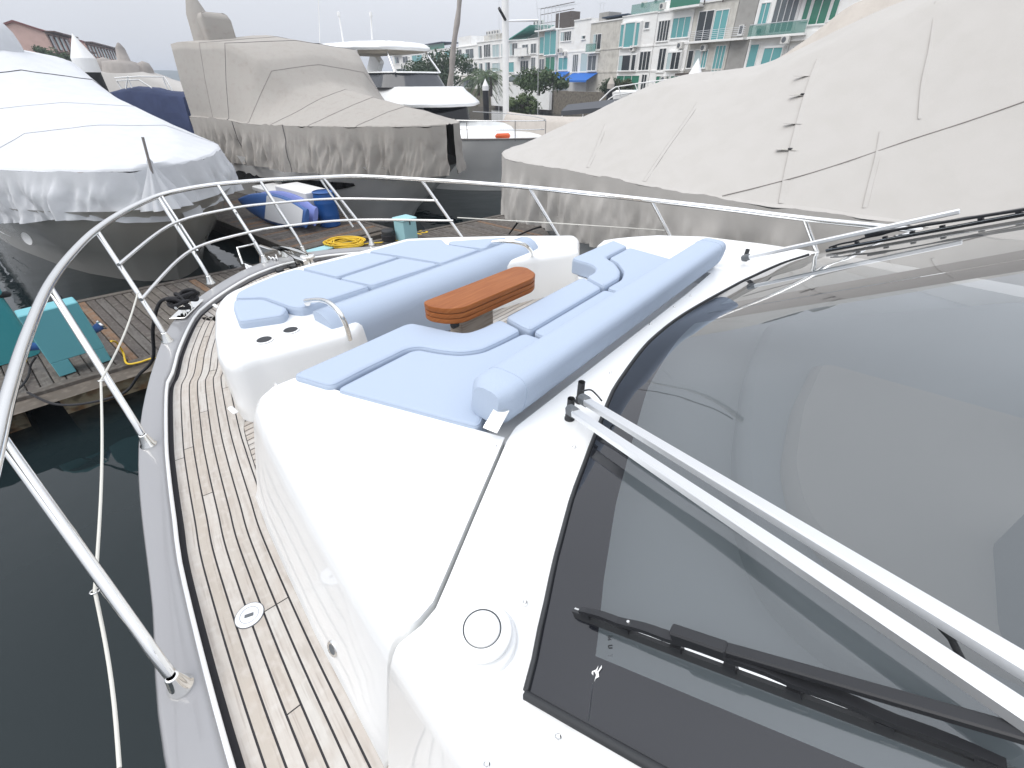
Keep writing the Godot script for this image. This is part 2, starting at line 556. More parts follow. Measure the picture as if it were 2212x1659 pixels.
func yacht() -> void:
	ship = thing("motor_yacht", "white motor yacht with teak side deck, bow lounge and dark windscreen", "yacht")
	var outer := resample(both_sides(CAP), 140)
	var inner := resample(both_sides(BEAD), 140)
	# hull and gunwale cap
	var b := MB.new()
	var rows := []
	for q in [[0.0, 2.06], [0.12, 1.75], [0.35, 1.1], [0.7, 0.4], [1.0, -0.3]]:
		var row := PackedVector3Array()
		for p in outer:
			var k: float = smoothstep(2.5, 6.0, p.x)
			row.append(fs(p.x - 1.9 * q[0] * k, q[1], SC + (p.y - SC) * (1.0 - (0.1 + 0.35 * k) * q[0])))
		rows.append(row)
	b.grid(rows)
	part("hull", b, M.gel_grey, ship)
	b = MB.new()
	rows = []
	for q in [[0.0, 2.055], [0.0, 2.085], [0.06, 2.1], [0.14, 2.105], [0.86, 2.105], [0.96, 2.1], [1.0, 2.085], [1.0, 2.02]]:
		var row := PackedVector3Array()
		for i in outer.size():
			var p: Vector2 = outer[i].lerp(inner[i], q[0])
			row.append(fs(p.x, q[1], p.y))
		rows.append(row)
	b.grid(rows)
	part("gunwale_cap", b, M.gel_grey, ship, "light grey painted gunwale cap")
	b = MB.new()
	var path := []
	for p in inner: path.append(fs(p.x, 2.075, p.y))
	b.tube(path, 0.014, 8)
	part("white_bead", b, M.gel, ship)
	# deck
	b = MB.new()
	var pl := PackedVector2Array()
	for p in inner: pl.append(v2(fs(p.x, 0, p.y)))
	b.flat_poly(pl, DECK - 0.003)
	var deck := part("deck_caulking", b, M.caulk, ship, "black caulking between teak planks")
	var lim := [[-3.0, -0.02], [0.67, 0.15], [1.25, 0.23], [1.93, 0.35], [2.28, 0.43], [2.6, 0.51], [2.92, 0.6], [3.2, 0.75], [3.55, 0.9], [3.96, 1.07], [4.13, 1.18], [4.6, 1.5], [5.12, 1.7]]
	var port := []
	var fine := resample(both_sides(BEAD), 500)
	for p in fine:
		if p.x > -1.2 and p.y < SC and p.x < 5.05 and (port.is_empty() or p.x > port[-1].x): port.append(p)
	var nrm := []
	for i in port.size():
		var t: Vector2 = (port[mini(i + 1, port.size() - 1)] - port[maxi(i - 1, 0)]).normalized()
		nrm.append(Vector2(-t.y, t.x))
	for j in 12:
		var d0 := 0.03 + 0.0545 * j
		var d1 := d0 + 0.0465
		var ea := []
		var ec := []
		var cut := rng.randf_range(0.6, 3.0)
		var run := 0.0
		for i in port.size():
			var p0: Vector2 = port[i] + nrm[i] * d0
			var p1: Vector2 = port[i] + nrm[i] * d1
			var lm := curve(lim, p0.x) - 0.008
			var dead := p0.y > lm - 0.012
			if not dead:
				if p1.y > lm: p1 = p0.lerp(p1, (lm - p0.y) / (p1.y - p0.y))
				if ea.size(): run += p0.distance_to(ea[-1])
				ea.append(p0); ec.append(p1)
			if ea.size() > 1 and (dead or run > cut or i == port.size() - 1):
				if not dead and i < port.size() - 1:
					ea[-1] = ea[-1].lerp(ea[-2], 0.12); ec[-1] = ec[-1].lerp(ec[-2], 0.12)
				var pb := MB.new()
				plank(pb, ea, ec, DECK)
				part("teak_plank", pb, M["teak%d" % rng.randi_range(0, 3)], deck)
				ea = []; ec = []; run = 0.0
				if not dead: ea.append(p0); ec.append(p1)
				cut = rng.randf_range(1.9, 3.2)
			elif dead: ea = []; ec = []; run = 0.0
	# foredeck planks run fore and aft
	var front := [[0.9, 4.1], [1.11, 4.13], [1.67, 4.32], [2.2, 4.32], [2.61, 4.26], [3.48, 3.95], [3.99, 3.39], [4.2, 3.2]]
	var tipf := []
	for p in inner:
		if p.y > 0.9 and p.y < 3.9 and (tipf.is_empty() or p.y > tipf[-1][0]): tipf.append([p.y, p.x])
	var s0 := 1.02
	while s0 < 3.75:
		var s1 := s0 + 0.0465
		var a0 := maxf(curve(front, s0) + 0.01, 5.05 - (s0 - 1.02) * 2.2)
		var a1 := maxf(curve(front, s1) + 0.01, 5.05 - (s1 - 1.02) * 2.2)
		var z0 := curve(tipf, s0) - 0.04
		var z1 := curve(tipf, s1) - 0.04
		if z0 > a0 + 0.05 and z1 > a1 + 0.05:
			var pb := MB.new()
			plank(pb, [Vector2(a0, s0), Vector2(z0, s0)], [Vector2(a1, s1), Vector2(z1, s1)], DECK)
			part("teak_plank", pb, M["teak%d" % rng.randi_range(0, 3)], deck)
		s0 += 0.0545
	# cockpit sole between sofa and sunpad
	var f0 := 1.62
	while f0 < 2.95:
		var c0 := curve(lim, f0) - 0.002
		var c1 := curve(lim, f0 + 0.046) - 0.002
		var br := rng.randf_range(1.6, 3.4)
		if f0 < 2.2: c0 = 0.9; c1 = 0.9
		for e in [[c0, br - 0.002, c1], [br + 0.002, 4.6, br + 0.002]]:
			var pb := MB.new()
			plank(pb, [Vector2(f0, e[0]), Vector2(f0, e[1])], [Vector2(f0 + 0.046, e[2]), Vector2(f0 + 0.046, e[1])], DECK)
			part("teak_plank", pb, M["teak%d" % rng.randi_range(0, 3)], deck)
		f0 += 0.0545
	# coachroof: forward locker lid on the port side, then the part round the windscreen
	var groove := []
	for q in [[1090, 945], [1020, 1105], [962, 1240], [935, 1300], [905, 1335], [868, 1370]]:
		var p := at(q[0], q[1], 2.69)
		groove.append([ff(p), ss(p)])
	var steps := [[0.0, DECK - 0.02], [0.0, DECK + 0.03], [0.06, DECK + 0.04], [0.68, 2.59], [0.76, 2.635], [0.85, 2.667], [0.93, 2.685], [1.0, 2.69]]
	var top := [[0.66, 0.275], [0.95, 0.315], [1.22, 0.36], [1.5, 0.41], [1.78, 0.465], [2.02, 0.52], [2.11, 0.57], [2.155, 0.65], [2.15, 0.75], [1.86, 0.84], [1.4, 0.98], [1.02, 1.1]]
	var base := [[0.66, 0.1], [0.95, 0.14], [1.25, 0.18], [1.6, 0.24], [1.93, 0.3], [2.2, 0.36], [2.29, 0.42], [2.33, 0.55], [2.3, 0.75], [1.86, 0.84], [1.4, 0.98], [1.02, 1.1]]
	for q in groove.slice(0, 5):
		top.append(q); base.append(q)
	b = MB.new()
	loft2(b, base, top, steps)
	part("locker_lid", b, M.gel, ship, "white moulded locker lid beside the sofa")
	# aft coachroof, a C round the windscreen opening
	top = []; base = []
	for q in [[-3.0, 0.12, -0.05], [-1.0, 0.17, -0.02], [0.3, 0.235, 0.06], [0.635, 0.262, 0.092]]:
		top.append([q[0], q[1]]); base.append([q[0], q[2]])
	for i in range(4, -1, -1):
		var q := [groove[i][0] - 0.022, groove[i][1] - 0.008]
		top.append(q); base.append(q)
	for q in [[0.985, 1.2], [0.985, 2.2], [0.985, 3.2], [1.0, 3.75], [1.5, 3.8], [2.1, 3.8], [2.14, 3.98], [2.09, 4.1], [1.99, 4.26], [1.81, 4.49], [1.43, 4.75], [0.9, 4.88], [0.0, 5.0], [-3.0, 5.1]]:
		top.append(q)
		base.append([q[0] + (0.1 if q[0] > 1.9 else 0.0), q[1] + (0.12 if q[1] > 3.9 else 0.0)])
	for q in [[-3.0, 4.6], [-0.6, 4.75]]: top.append(q); base.append(q)
	for i in 24:
		var s := lerpf(4.8, 0.4, i / 23.0)
		var q := [curve(SHIELD, s) + 0.004, s]
		top.append(q); base.append(q)
	for q in [[0.0, 0.42], [-3.0, 0.7]]: top.append(q); base.append(q)
	b = MB.new()
	loft2(b, base, top, steps)
	part("coachroof", b, M.gel, ship, "white coachroof around the windscreen")
	# cabin side that carries the glass edge on the port side
	b = MB.new()
	rows = []
	for i in 14:
		var d := i * 0.17
		var e := 0.275 - d
		var sg := 0.39 + 0.06 * d
		var yg := glass_y(e, sg) - 0.012
		var w := minf(0.02 + 0.33 * d, 0.24)
		rows.append([fs(e, yg, sg), fs(e - 0.01, yg - 0.004 - 0.02 * d, sg - w * 0.35), fs(e, lerpf(yg, 2.69, 0.35), sg - w * 0.8), fs(e, lerpf(yg, 2.69, 0.7), sg - w), fs(e, 2.688, sg - w * 1.08)])
	b.grid(rows)
	part("cabin_side", b, M.gel, ship)
	# windscreen: black border and clear pane on one bent surface
	var pt := func(sg: float, d: float) -> Vector3:
		var lo := 0.39 + 0.06 * d
		var s := lerpf(lo, 4.7, sg)
		var f := curve(SHIELD, s) - d
		return fs(f, glass_y(f, s), s)
	var dw := 0.165
	var sw := 0.032
	var far := 2.6
	var ml := 0.495
	var mr := 0.58
	var bands := [[0.0, 1.0, 0.0, dw], [0.0, sw, dw, far], [1.0 - sw, 1.0, dw, far], [ml, (ml + mr) * 0.5 - 0.001, dw, far], [(ml + mr) * 0.5 + 0.001, mr, dw, far]]
	b = MB.new()
	for q in bands: glass_grid(b, pt, q, 50 if q[1] - q[0] > 0.5 else 5, 4 if q[3] - q[2] < 0.5 else 30)
	var shield := part("windscreen", b, M.frit, ship, "curved windscreen with black printed border")
	b = MB.new()
	for q in [[sw, ml], [mr, 1.0 - sw]]:
		b = MB.new()
		glass_grid(b, pt, [q[0], q[1], dw, far], 40, 36)
		part("pane", b, M.glass, shield, "grey tinted windscreen glass")
	b = MB.new()
	path = []
	for i in 60: path.append(pt.call(i / 59.0, -0.006) + Vector3.UP * 0.004)
	b.tube(path, 0.008, 6)
	path = []
	for i in 20: path.append(pt.call(-0.002, i * 0.13) + Vector3.UP * 0.003)
	b.tube(path, 0.012, 6)
	part("seal", b, M.rubber, shield)
	for k in 3:
		var lp := on_glass(1318, 1378 + 19 * k, 0.002)
		var dx := (on_glass(1318, 1430, 0.002) - on_glass(1318, 1370, 0.002)).normalized()
		var up := fs(tan(deg_to_rad(27.0)), 1.0, 0.0).normalized()
		letters("MUT"[k], 0.016, M.black, "glass_print", shield, Transform3D(dx, up.cross(dx).normalized(), up, lp))
	b = MB.new()
	var sm := PackedVector3Array()
	for q in [[1281, 1478], [1276, 1462], [1279, 1450], [1288, 1446], [1293, 1437], [1300, 1434], [1300, 1443], [1293, 1452], [1294, 1462], [1287, 1466]]: sm.append(on_glass(q[0], q[1], 0.003))
	b.fan(sm)
	part("dried_splash", b, M.white, shield)
	# what shows through the glass
	b = MB.new()
	var dash := []
	for i in 40:
		var s := lerpf(0.42, 4.75, i / 39.0)
		dash.append([fs(curve(SHIELD, s) - 0.02, 2.66, s), fs(curve(SHIELD, s) - 0.5, 2.6, s), fs(-0.35, 2.58, s), fs(-1.2, 2.5, s), fs(-2.4, 2.3, s)])
	b.grid(dash)
	part("dashboard", b, M.dash, ship, "grey dashboard behind the windscreen")
	b = MB.new()
	b.loft(fillet(poly_at([[1660, 690], [1612, 800], [1592, 950], [1600, 1120], [1660, 1260], [1800, 1390], [2300, 1640], [2300, 640]], 2.7), 0.12), round_prof(2.5, 2.7, 0.05))
	part("instrument_cowl", b, M.dash, ship)
	b = MB.new()
	b.loft(fillet(poly_at([[1775, 780], [1730, 880], [1712, 1000], [1735, 1100], [1840, 1225], [2060, 1360], [2330, 1480], [2330, 935]], 2.76), 0.08), [[-0.03, 2.69], [-0.03, 2.73], [0.0, 2.75], [0.01, 2.76]])
	part("cowl_cover", b, M.dash_light, ship, "pale cover over the instruments")
	b = MB.new()
	for q in [[-0.75, 1.5], [-1.1, 2.6]]:
		b.loft(fillet(poly_fs([[q[0] + 0.12, q[1] - 0.25], [q[0] + 0.12, q[1] + 0.25], [q[0] - 0.12, q[1] + 0.25], [q[0] - 0.12, q[1] - 0.25]]), 0.1), round_prof(2.4, 3.05, 0.08))
	part("helm_seat", b, M.dash_dark, ship)
	# sunpad console with both arm pods
	b = MB.new()
	var cons := fillet(poly_at([[464, 715], [465, 665], [473, 650], [484, 637], [504, 625], [540, 611], [600, 587], [647, 574], [790, 538], [879, 514], [960, 511], [1100, 508], [1240, 507], [1250, 514], [1249, 540], [1157, 552], [1120, 560], [1010, 585], [800, 665], [760, 712], [742, 720], [548, 768], [506, 785], [484, 780], [470, 760]], 2.5), 0.05, 3)
	b.loft(cons, [[-0.035, DECK - 0.02], [-0.02, 2.42], [-0.012, 2.46], [0.004, 2.485], [0.022, 2.497], [0.04, 2.5]])
	part("sunpad_console", b, M.gel, ship, "white moulded sunpad base with arm pods")
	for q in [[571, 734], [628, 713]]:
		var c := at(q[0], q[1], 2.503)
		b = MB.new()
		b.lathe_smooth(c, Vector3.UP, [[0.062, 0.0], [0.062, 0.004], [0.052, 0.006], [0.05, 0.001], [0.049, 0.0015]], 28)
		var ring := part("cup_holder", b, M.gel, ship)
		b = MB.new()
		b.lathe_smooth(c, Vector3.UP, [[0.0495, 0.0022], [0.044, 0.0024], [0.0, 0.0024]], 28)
		part("painted_hole_dark", b, M.black, ring)  # flat black disc: the dark inside of the hole put into colour
	# sofa base
	b = MB.new()
	b.loft(fillet(poly_fs([[1.0, 0.95], [1.0, 3.9], [1.97, 3.92], [1.97, 3.22], [1.68, 3.1], [1.66, 1.75], [1.8, 1.62], [2.06, 1.5], [2.1, 0.78]]), 0.06), [[0.03, DECK], [0.03, 2.5], [0.0, 2.52], [0.0, 2.58]])
	part("sofa_base", b, M.gel, ship)
	# small fittings on the coachroof
	for q in [[1134, 1302, 2.7], [1205, 1593, 2.8], [1240, 966, 2.693], [1069, 964, 2.69], [795, 886, 2.69], [596, 832, 2.69], [1051, 1652, 2.69], [1319, 806, 2.692], [1405, 700, 2.692], [1457, 663, 2.692], [1492, 640, 2.69]]:
		var c := at(q[0], q[1], q[2])
		b = MB.new()
		b.lathe(c - Vector3.UP * 0.002, Vector3.UP, [[0.009, 0.0], [0.0085, 0.003], [0.006, 0.0045], [0.006, 0.011], [0.0045, 0.0125], [0.0035, 0.009], [0.0, 0.009]], 12)
		part("snap_stud", b, M.steel, ship)
	var vc := at(1043, 1378, 2.7)
	b = MB.new()
	b.lathe_smooth(vc, Vector3.UP, [[0.098, -0.01], [0.098, 0.006], [0.09, 0.012], [0.07, 0.013]], 40)
	b.lathe_smooth(vc, Vector3.UP, [[0.06, 0.012], [0.06, 0.032]], 30)
	b.lathe_smooth(vc, Vector3.UP, [[0.06, 0.032], [0.083, 0.034], [0.0845, 0.04], [0.08, 0.047], [0.066, 0.053], [0.054, 0.055]], 40)
	var vent := part("deck_vent", b, M.gel, ship, "round white mushroom vent")
	b = MB.new()
	b.lathe_smooth(vc, Vector3.UP, [[0.054, 0.055], [0.053, 0.05], [0.05, 0.05]], 40)
	part("gap_ring", b, M.grey_plastic, vent)
	b = MB.new()
	b.lathe_smooth(vc, Vector3.UP, [[0.05, 0.048], [0.05, 0.055], [0.046, 0.059], [0.03, 0.062], [0.0, 0.063]], 40)
	part("cap", b, M.gel, vent)
	# deck filler plate
	var dp := at(539, 1329, DECK + 0.001)
	b = MB.new()
	b.lathe_smooth(dp, Vector3.UP, [[0.058, -0.004], [0.058, 0.003], [0.055, 0.005], [0.04, 0.005], [0.038, 0.0035], [0.03, 0.0035], [0.0, 0.0035]], 36)
	var plate := part("deck_filler", b, M.plate, ship, "round polished deck filler cap")
	for rr in [0.0592, 0.0385]:
		b = MB.new()
		b.lathe_smooth(dp, Vector3.UP, [[rr - 0.0012, 0.0045 if rr < 0.05 else 0.003], [rr, 0.0056 if rr < 0.05 else 0.004], [rr + 0.0014, 0.0005]], 36)
		part("groove", b, M.grey_plastic, plate)
	for k in 4:
		b = MB.new()
		b.lathe(dp + Vector3(cos(k * PI / 2 + 0.5), 0, sin(k * PI / 2 + 0.5)) * 0.048 + Vector3.UP * 0.005, Vector3.UP, [[0.005, 0.0], [0.0045, 0.0012], [0.0, 0.0012]], 10)
		part("screw", b, M.steel, plate)
	b = MB.new()
	b.box(dp + Vector3(0.0, 0.0045, 0.002), Vector3(0.036, 0.003, 0.016), Basis(Vector3.UP, 0.4), 0.001)
	part("recess", b, M.grey_plastic, plate)
	# courtesy light on the coach side
	var cl := at(672, 1278, 2.2)
	var sd := (fs(0, 0, -1) + Vector3.UP * 0.35).normalized()
	cl = fs(1.07, 2.17, 0.185)
	b = MB.new()
	b.lathe_smooth(cl, sd, [[0.034, -0.01], [0.034, 0.003], [0.03, 0.007], [0.022, 0.005]], 24)
	var lamp := part("step_light", b, M.steel, ship)
	b = MB.new()
	b.lathe_smooth(cl, sd, [[0.022, 0.005], [0.016, 0.003], [0.0, 0.003]], 24)
	part("lens", b, M.grey_plastic, lamp)
	# chrome flap at the sofa end
	b = MB.new()
	var fp := at(1072, 905, 2.78)
	var fb := Basis(Vector3(1, 0, 0), 0.5).rotated(Vector3.UP, -0.55)
	b.box(fp + Vector3(0.0, 0.0, 0.0), Vector3(0.075, 0.006, 0.12), fb, 0.003)
	b.box(fp + fb * Vector3(0, 0.004, -0.02), Vector3(0.05, 0.01, 0.012), fb, 0.003)
	part("backrest_catch", b, M.chrome, ship)

func strip(pt: Callable, q: Array, nu: int, nv: int) -> Array:
	var rows := []
	for j in nv + 1:
		var row := PackedVector3Array()
		for i in nu + 1: row.append(pt.call(lerpf(q[0], q[1], float(i) / nu), lerpf(q[2], q[3], float(j) / nv)))
		rows.append(row)
	return rows

# part of the windscreen surface with the surface's own normals, so that pieces join without a crease
func glass_grid(b: MB, pt: Callable, q: Array, nu: int, nv: int) -> void:
	var s := b.v.size()
	b.grid(strip(pt, q, nu, nv))
	var k := s
	for j in nv + 1:
		for i in nu + 1:
			var a := lerpf(q[0], q[1], float(i) / nu)
			var d := lerpf(q[2], q[3], float(j) / nv)
			var n: Vector3 = (pt.call(a + 0.012, d) - pt.call(a - 0.012, d)).cross(pt.call(a, d + 0.03) - pt.call(a, d - 0.03))
			b.n[k] = n.normalized() * (1.0 if n.dot(b.n[k]) > 0 else -1.0)
			k += 1

func cushion(px: Array, y: float, th: float, r: float, label: String, group: String, called := "cushion") -> void:
	var p := fillet(MB.inset(poly_at(px, y), 0.004), 0.045, 4)
	var b := MB.new()
	b.loft(p, round_prof(y - th, y, r, 6, 0.015), true, true)
	var o := solo(called, b, M.blue, label, "cushion", group)
	b = MB.new()
	var q := MB.inset(p, r * 0.3)
	var path := []
	for e in q: path.append(Vector3(e.x, y - r * 0.285, e.y))
	path.append(path[0])
	b.tube(path, 0.0028, 5, false)
	part("piping", b, M.blue, o)

func lounge() -> void:
	var g1 := "pale blue sofa cushions"
	var g2 := "pale blue sunpad cushions"
	cushion([[625, 809], [770, 745], [872, 699], [890, 695], [930, 703], [973, 713], [1008, 717], [1041, 706], [1080, 687], [1129, 712], [1079, 738], [1041, 755], [996, 761], [953, 757], [905, 748], [880, 752], [800, 790], [713, 835]], 2.725, 0.14, 0.03, "pale blue curved front cushion next to the white locker lid", g1)
	cushion([[1088, 684], [1250, 600], [1262, 598], [1303, 621], [1146, 713], [1128, 706]], 2.725, 0.14, 0.03, "pale blue straight front cushion facing the wooden table", g1)
	cushion([[1232, 557], [1325, 517], [1358, 531], [1310, 555], [1332, 569], [1343, 586], [1338, 600], [1305, 619], [1264, 597], [1282, 588], [1287, 578], [1277, 570]], 2.725, 0.14, 0.03, "pale blue curved front cushion at the far end of the sofa", g1)
	cushion([[720, 841], [885, 757], [905, 753], [953, 762], [996, 766], [1041, 760], [1081, 742], [1132, 717], [1212, 745], [1062, 863], [1036, 925]], 2.71, 0.13, 0.025, "large pale blue seat cushion beside the white locker lid", g1)
	cushion([[1148, 716], [1305, 624], [1368, 641], [1214, 743]], 2.71, 0.13, 0.025, "square pale blue seat cushion in the middle of the sofa", g1)
	cushion([[1308, 622], [1341, 603], [1347, 587], [1334, 568], [1314, 557], [1360, 533], [1432, 553], [1477, 566], [1370, 639]], 2.71, 0.13, 0.025, "large pale blue seat cushion at the far end of the sofa", g1)
	# backrest roll, a soft D section from end to end
	var prof := []
	for i in 22:
		var a := TAU * i / 22.0
		prof.append(Vector2(signf(cos(a)) * pow(absf(cos(a)), 0.62) * 0.125, signf(sin(a)) * pow(absf(sin(a)), 0.62) * 0.115))
	var rows := []
	var sa := 1.13
	var sb := 3.98
	for i in 61:
		var t := i / 60.0
		var e := 1.0
		var dd := minf(t, 1 - t) * (sb - sa)
		if dd < 0.07: e = lerpf(0.62, 1.0, sqrt(1.0 - pow(1.0 - dd / 0.07, 2)))
		var row := PackedVector3Array()
		for q in prof:
			var w := 1.0 + 0.012 * nz.get_noise_2d(t * 30.0, q.x * 4.0)
			row.append(fs(1.11 - 0.02 * q.y / 0.115 + q.x * e * w, 2.8 + q.y * (0.4 + 0.6 * e) * w, lerpf(sa, sb, t)))
		rows.append(row)
	var b := MB.new()
	b.grid(rows, true)
	b.fan(rows[0], true); b.fan(rows[-1])
	var roll := solo("backrest_roll", b, M.blue, "long pale blue backrest roll along the windscreen side of the sofa", "cushion", g1)
	for k in [3, 57]:
		var path := []
		for p in rows[k]: path.append(p)
		path.append(path[0])
		b = MB.new()
		b.tube(path, 0.003, 5, false)
		part("seam", b, M.blue, roll)
	# sunpad
	var y := 2.575
	cushion([[504, 644], [510, 630], [539, 615], [600, 590], [643, 578], [727, 599], [801, 617], [713, 645], [650, 665], [625, 662], [570, 642]], y, 0.12, 0.035, "big pale blue sunpad cushion in front of the cup holders", g2)
	cushion([[503, 646], [570, 644], [623, 664], [612, 681], [512, 695], [501, 664]], y - 0.01, 0.11, 0.03, "small pale blue corner cushion touching the cup holder pod", g2)
	cushion([[648, 578], [791, 543], [863, 554], [727, 598]], y, 0.12, 0.035, "pale blue sunpad cushion nearest the anchor windlass", g2)
	cushion([[729, 600], [866, 555], [953, 569], [803, 616]], y, 0.12, 0.035, "pale blue sunpad cushion in the middle of the sunpad", g2)
	cushion([[792, 542], [879, 518], [955, 515], [966, 526], [1038, 538], [955, 568], [868, 553]], y, 0.12, 0.035, "pale blue sunpad cushion beside the far arm pod", g2)
	cushion([[968, 520], [1094, 511], [1092, 517], [1064, 524], [1051, 535], [1041, 537], [968, 527]], y - 0.01, 0.11, 0.03, "small pale blue corner cushion behind the far handrail", g2)
	# aft bolster: over the edge and down to the sole
	rows = []
	var s0 := 1.36
	var s1 := 3.86
	for i in 49:
		var t := i / 48.0
		var row := PackedVector3Array()
		var e := 1.0 - 0.1 * exp(-minf(t, 1 - t) * 30.0)
		for q in [[3.1, 2.45], [3.1, 2.575], [3.02, 2.59], [2.95, 2.585], [2.89, 2.56], [2.85, 2.525], [2.825, 2.48], [2.815, 2.42], [2.82, 2.3], [2.84, 2.15], [2.86, 2.045]]:
			row.append(fs(3.1 + (q[0] - 3.1) * e, DECK + (q[1] - DECK) * (0.985 + 0.015 * e), lerpf(s0, s1, t)))
		rows.append(row)
	b = MB.new()
	b.grid(rows)
	b.fan(rows[0]); b.fan(rows[-1], true)
	var bol := solo("sunpad_bolster", b, M.blue, "long pale blue bolster curving over the sunpad edge towards the table", "cushion", g2)
	for k in [2, 46]:
		var path := []
		for p in rows[k]: path.append(p)
		b = MB.new()
		b.tube(path, 0.003, 5, false)
		part("seam", b, M.blue, bol)
	# folded table
	var tb := thing("folding_table", "varnished wooden folding table with rounded corners on a pale pedestal", "table", fs(1.98, DECK, 1.98))
	var o := tb.position
	var tp := fillet(poly_at([[912, 652], [1112, 575], [1137, 577], [1158, 590], [1152, 601], [1000, 665], [962, 668], [925, 662]], 2.86), 0.06, 6)
	var lp := PackedVector2Array()
	for e in tp: lp.append(e - v2(o))
	b = MB.new()
	b.has_uv = true
	b.loft(lp, [[0.004, 2.825 - o.y], [0.0, 2.83 - o.y], [0.0, 2.856 - o.y], [0.004, 2.86 - o.y]], true, true)
	var ax := fs(0, 0, 1)
	var ay := fs(1, 0, 0)
	for i in b.v.size(): b.uv[i] = Vector2(b.v[i].dot(ax), b.v[i].dot(ay) + b.v[i].y) * 1.0
	part("table_top", b, M.table, tb)
	for k in 2:
		b = MB.new()
		b.has_uv = true
		var yy := 2.79 - 0.034 * k - o.y
		b.loft(lp, [[0.004, yy], [0.001, yy + 0.004], [0.001, yy + 0.026], [0.004, yy + 0.03]], true, true)
		for i in b.v.size(): b.uv[i] = Vector2(b.v[i].dot(ax) + 0.37, b.v[i].dot(ay) + b.v[i].y + 0.2 * k)
		part("folded_leaf", b, M.table, tb)
		b = MB.new()
		b.loft(lp, [[0.008, yy + 0.029], [0.008, yy + 0.036]], false)
		part("dark_joint", b, M.table_edge, tb)
	b = MB.new()
	b.loft(fillet(poly_fs([[-0.05, -0.2], [-0.05, 0.12], [0.07, 0.12], [0.07, -0.2]]), 0.02), [[0.0, 0.03], [0.0, 2.756 - o.y]])
	part("pedestal", b, M.pedestal, tb)
	b = MB.new()
	b.loft(fillet(poly_fs([[-0.1, -0.26], [-0.1, 0.18], [0.12, 0.18], [0.12, -0.26]]), 0.05), [[0.0, 0.003], [0.0, 0.03]])
	part("foot_plate", b, M.black, tb)
	for q in [[-0.1, -0.3], [-0.06, 0.3]]:
		b = MB.new()
		b.lathe(fs(q[0], 2.735 - o.y, q[1]), fs(0, 0, 1), [[0.0, -0.02], [0.022, -0.02], [0.022, 0.02], [0.0, 0.02]], 14)
		part("hinge", b, M.black, tb)

func rail_path(px: Array, y: float, k := 8) -> Array:
	var a := []
	for q in px: a.append(at(q[0], q[1], q[2] if q.size() > 2 else y))
	return smooth3(a, k)

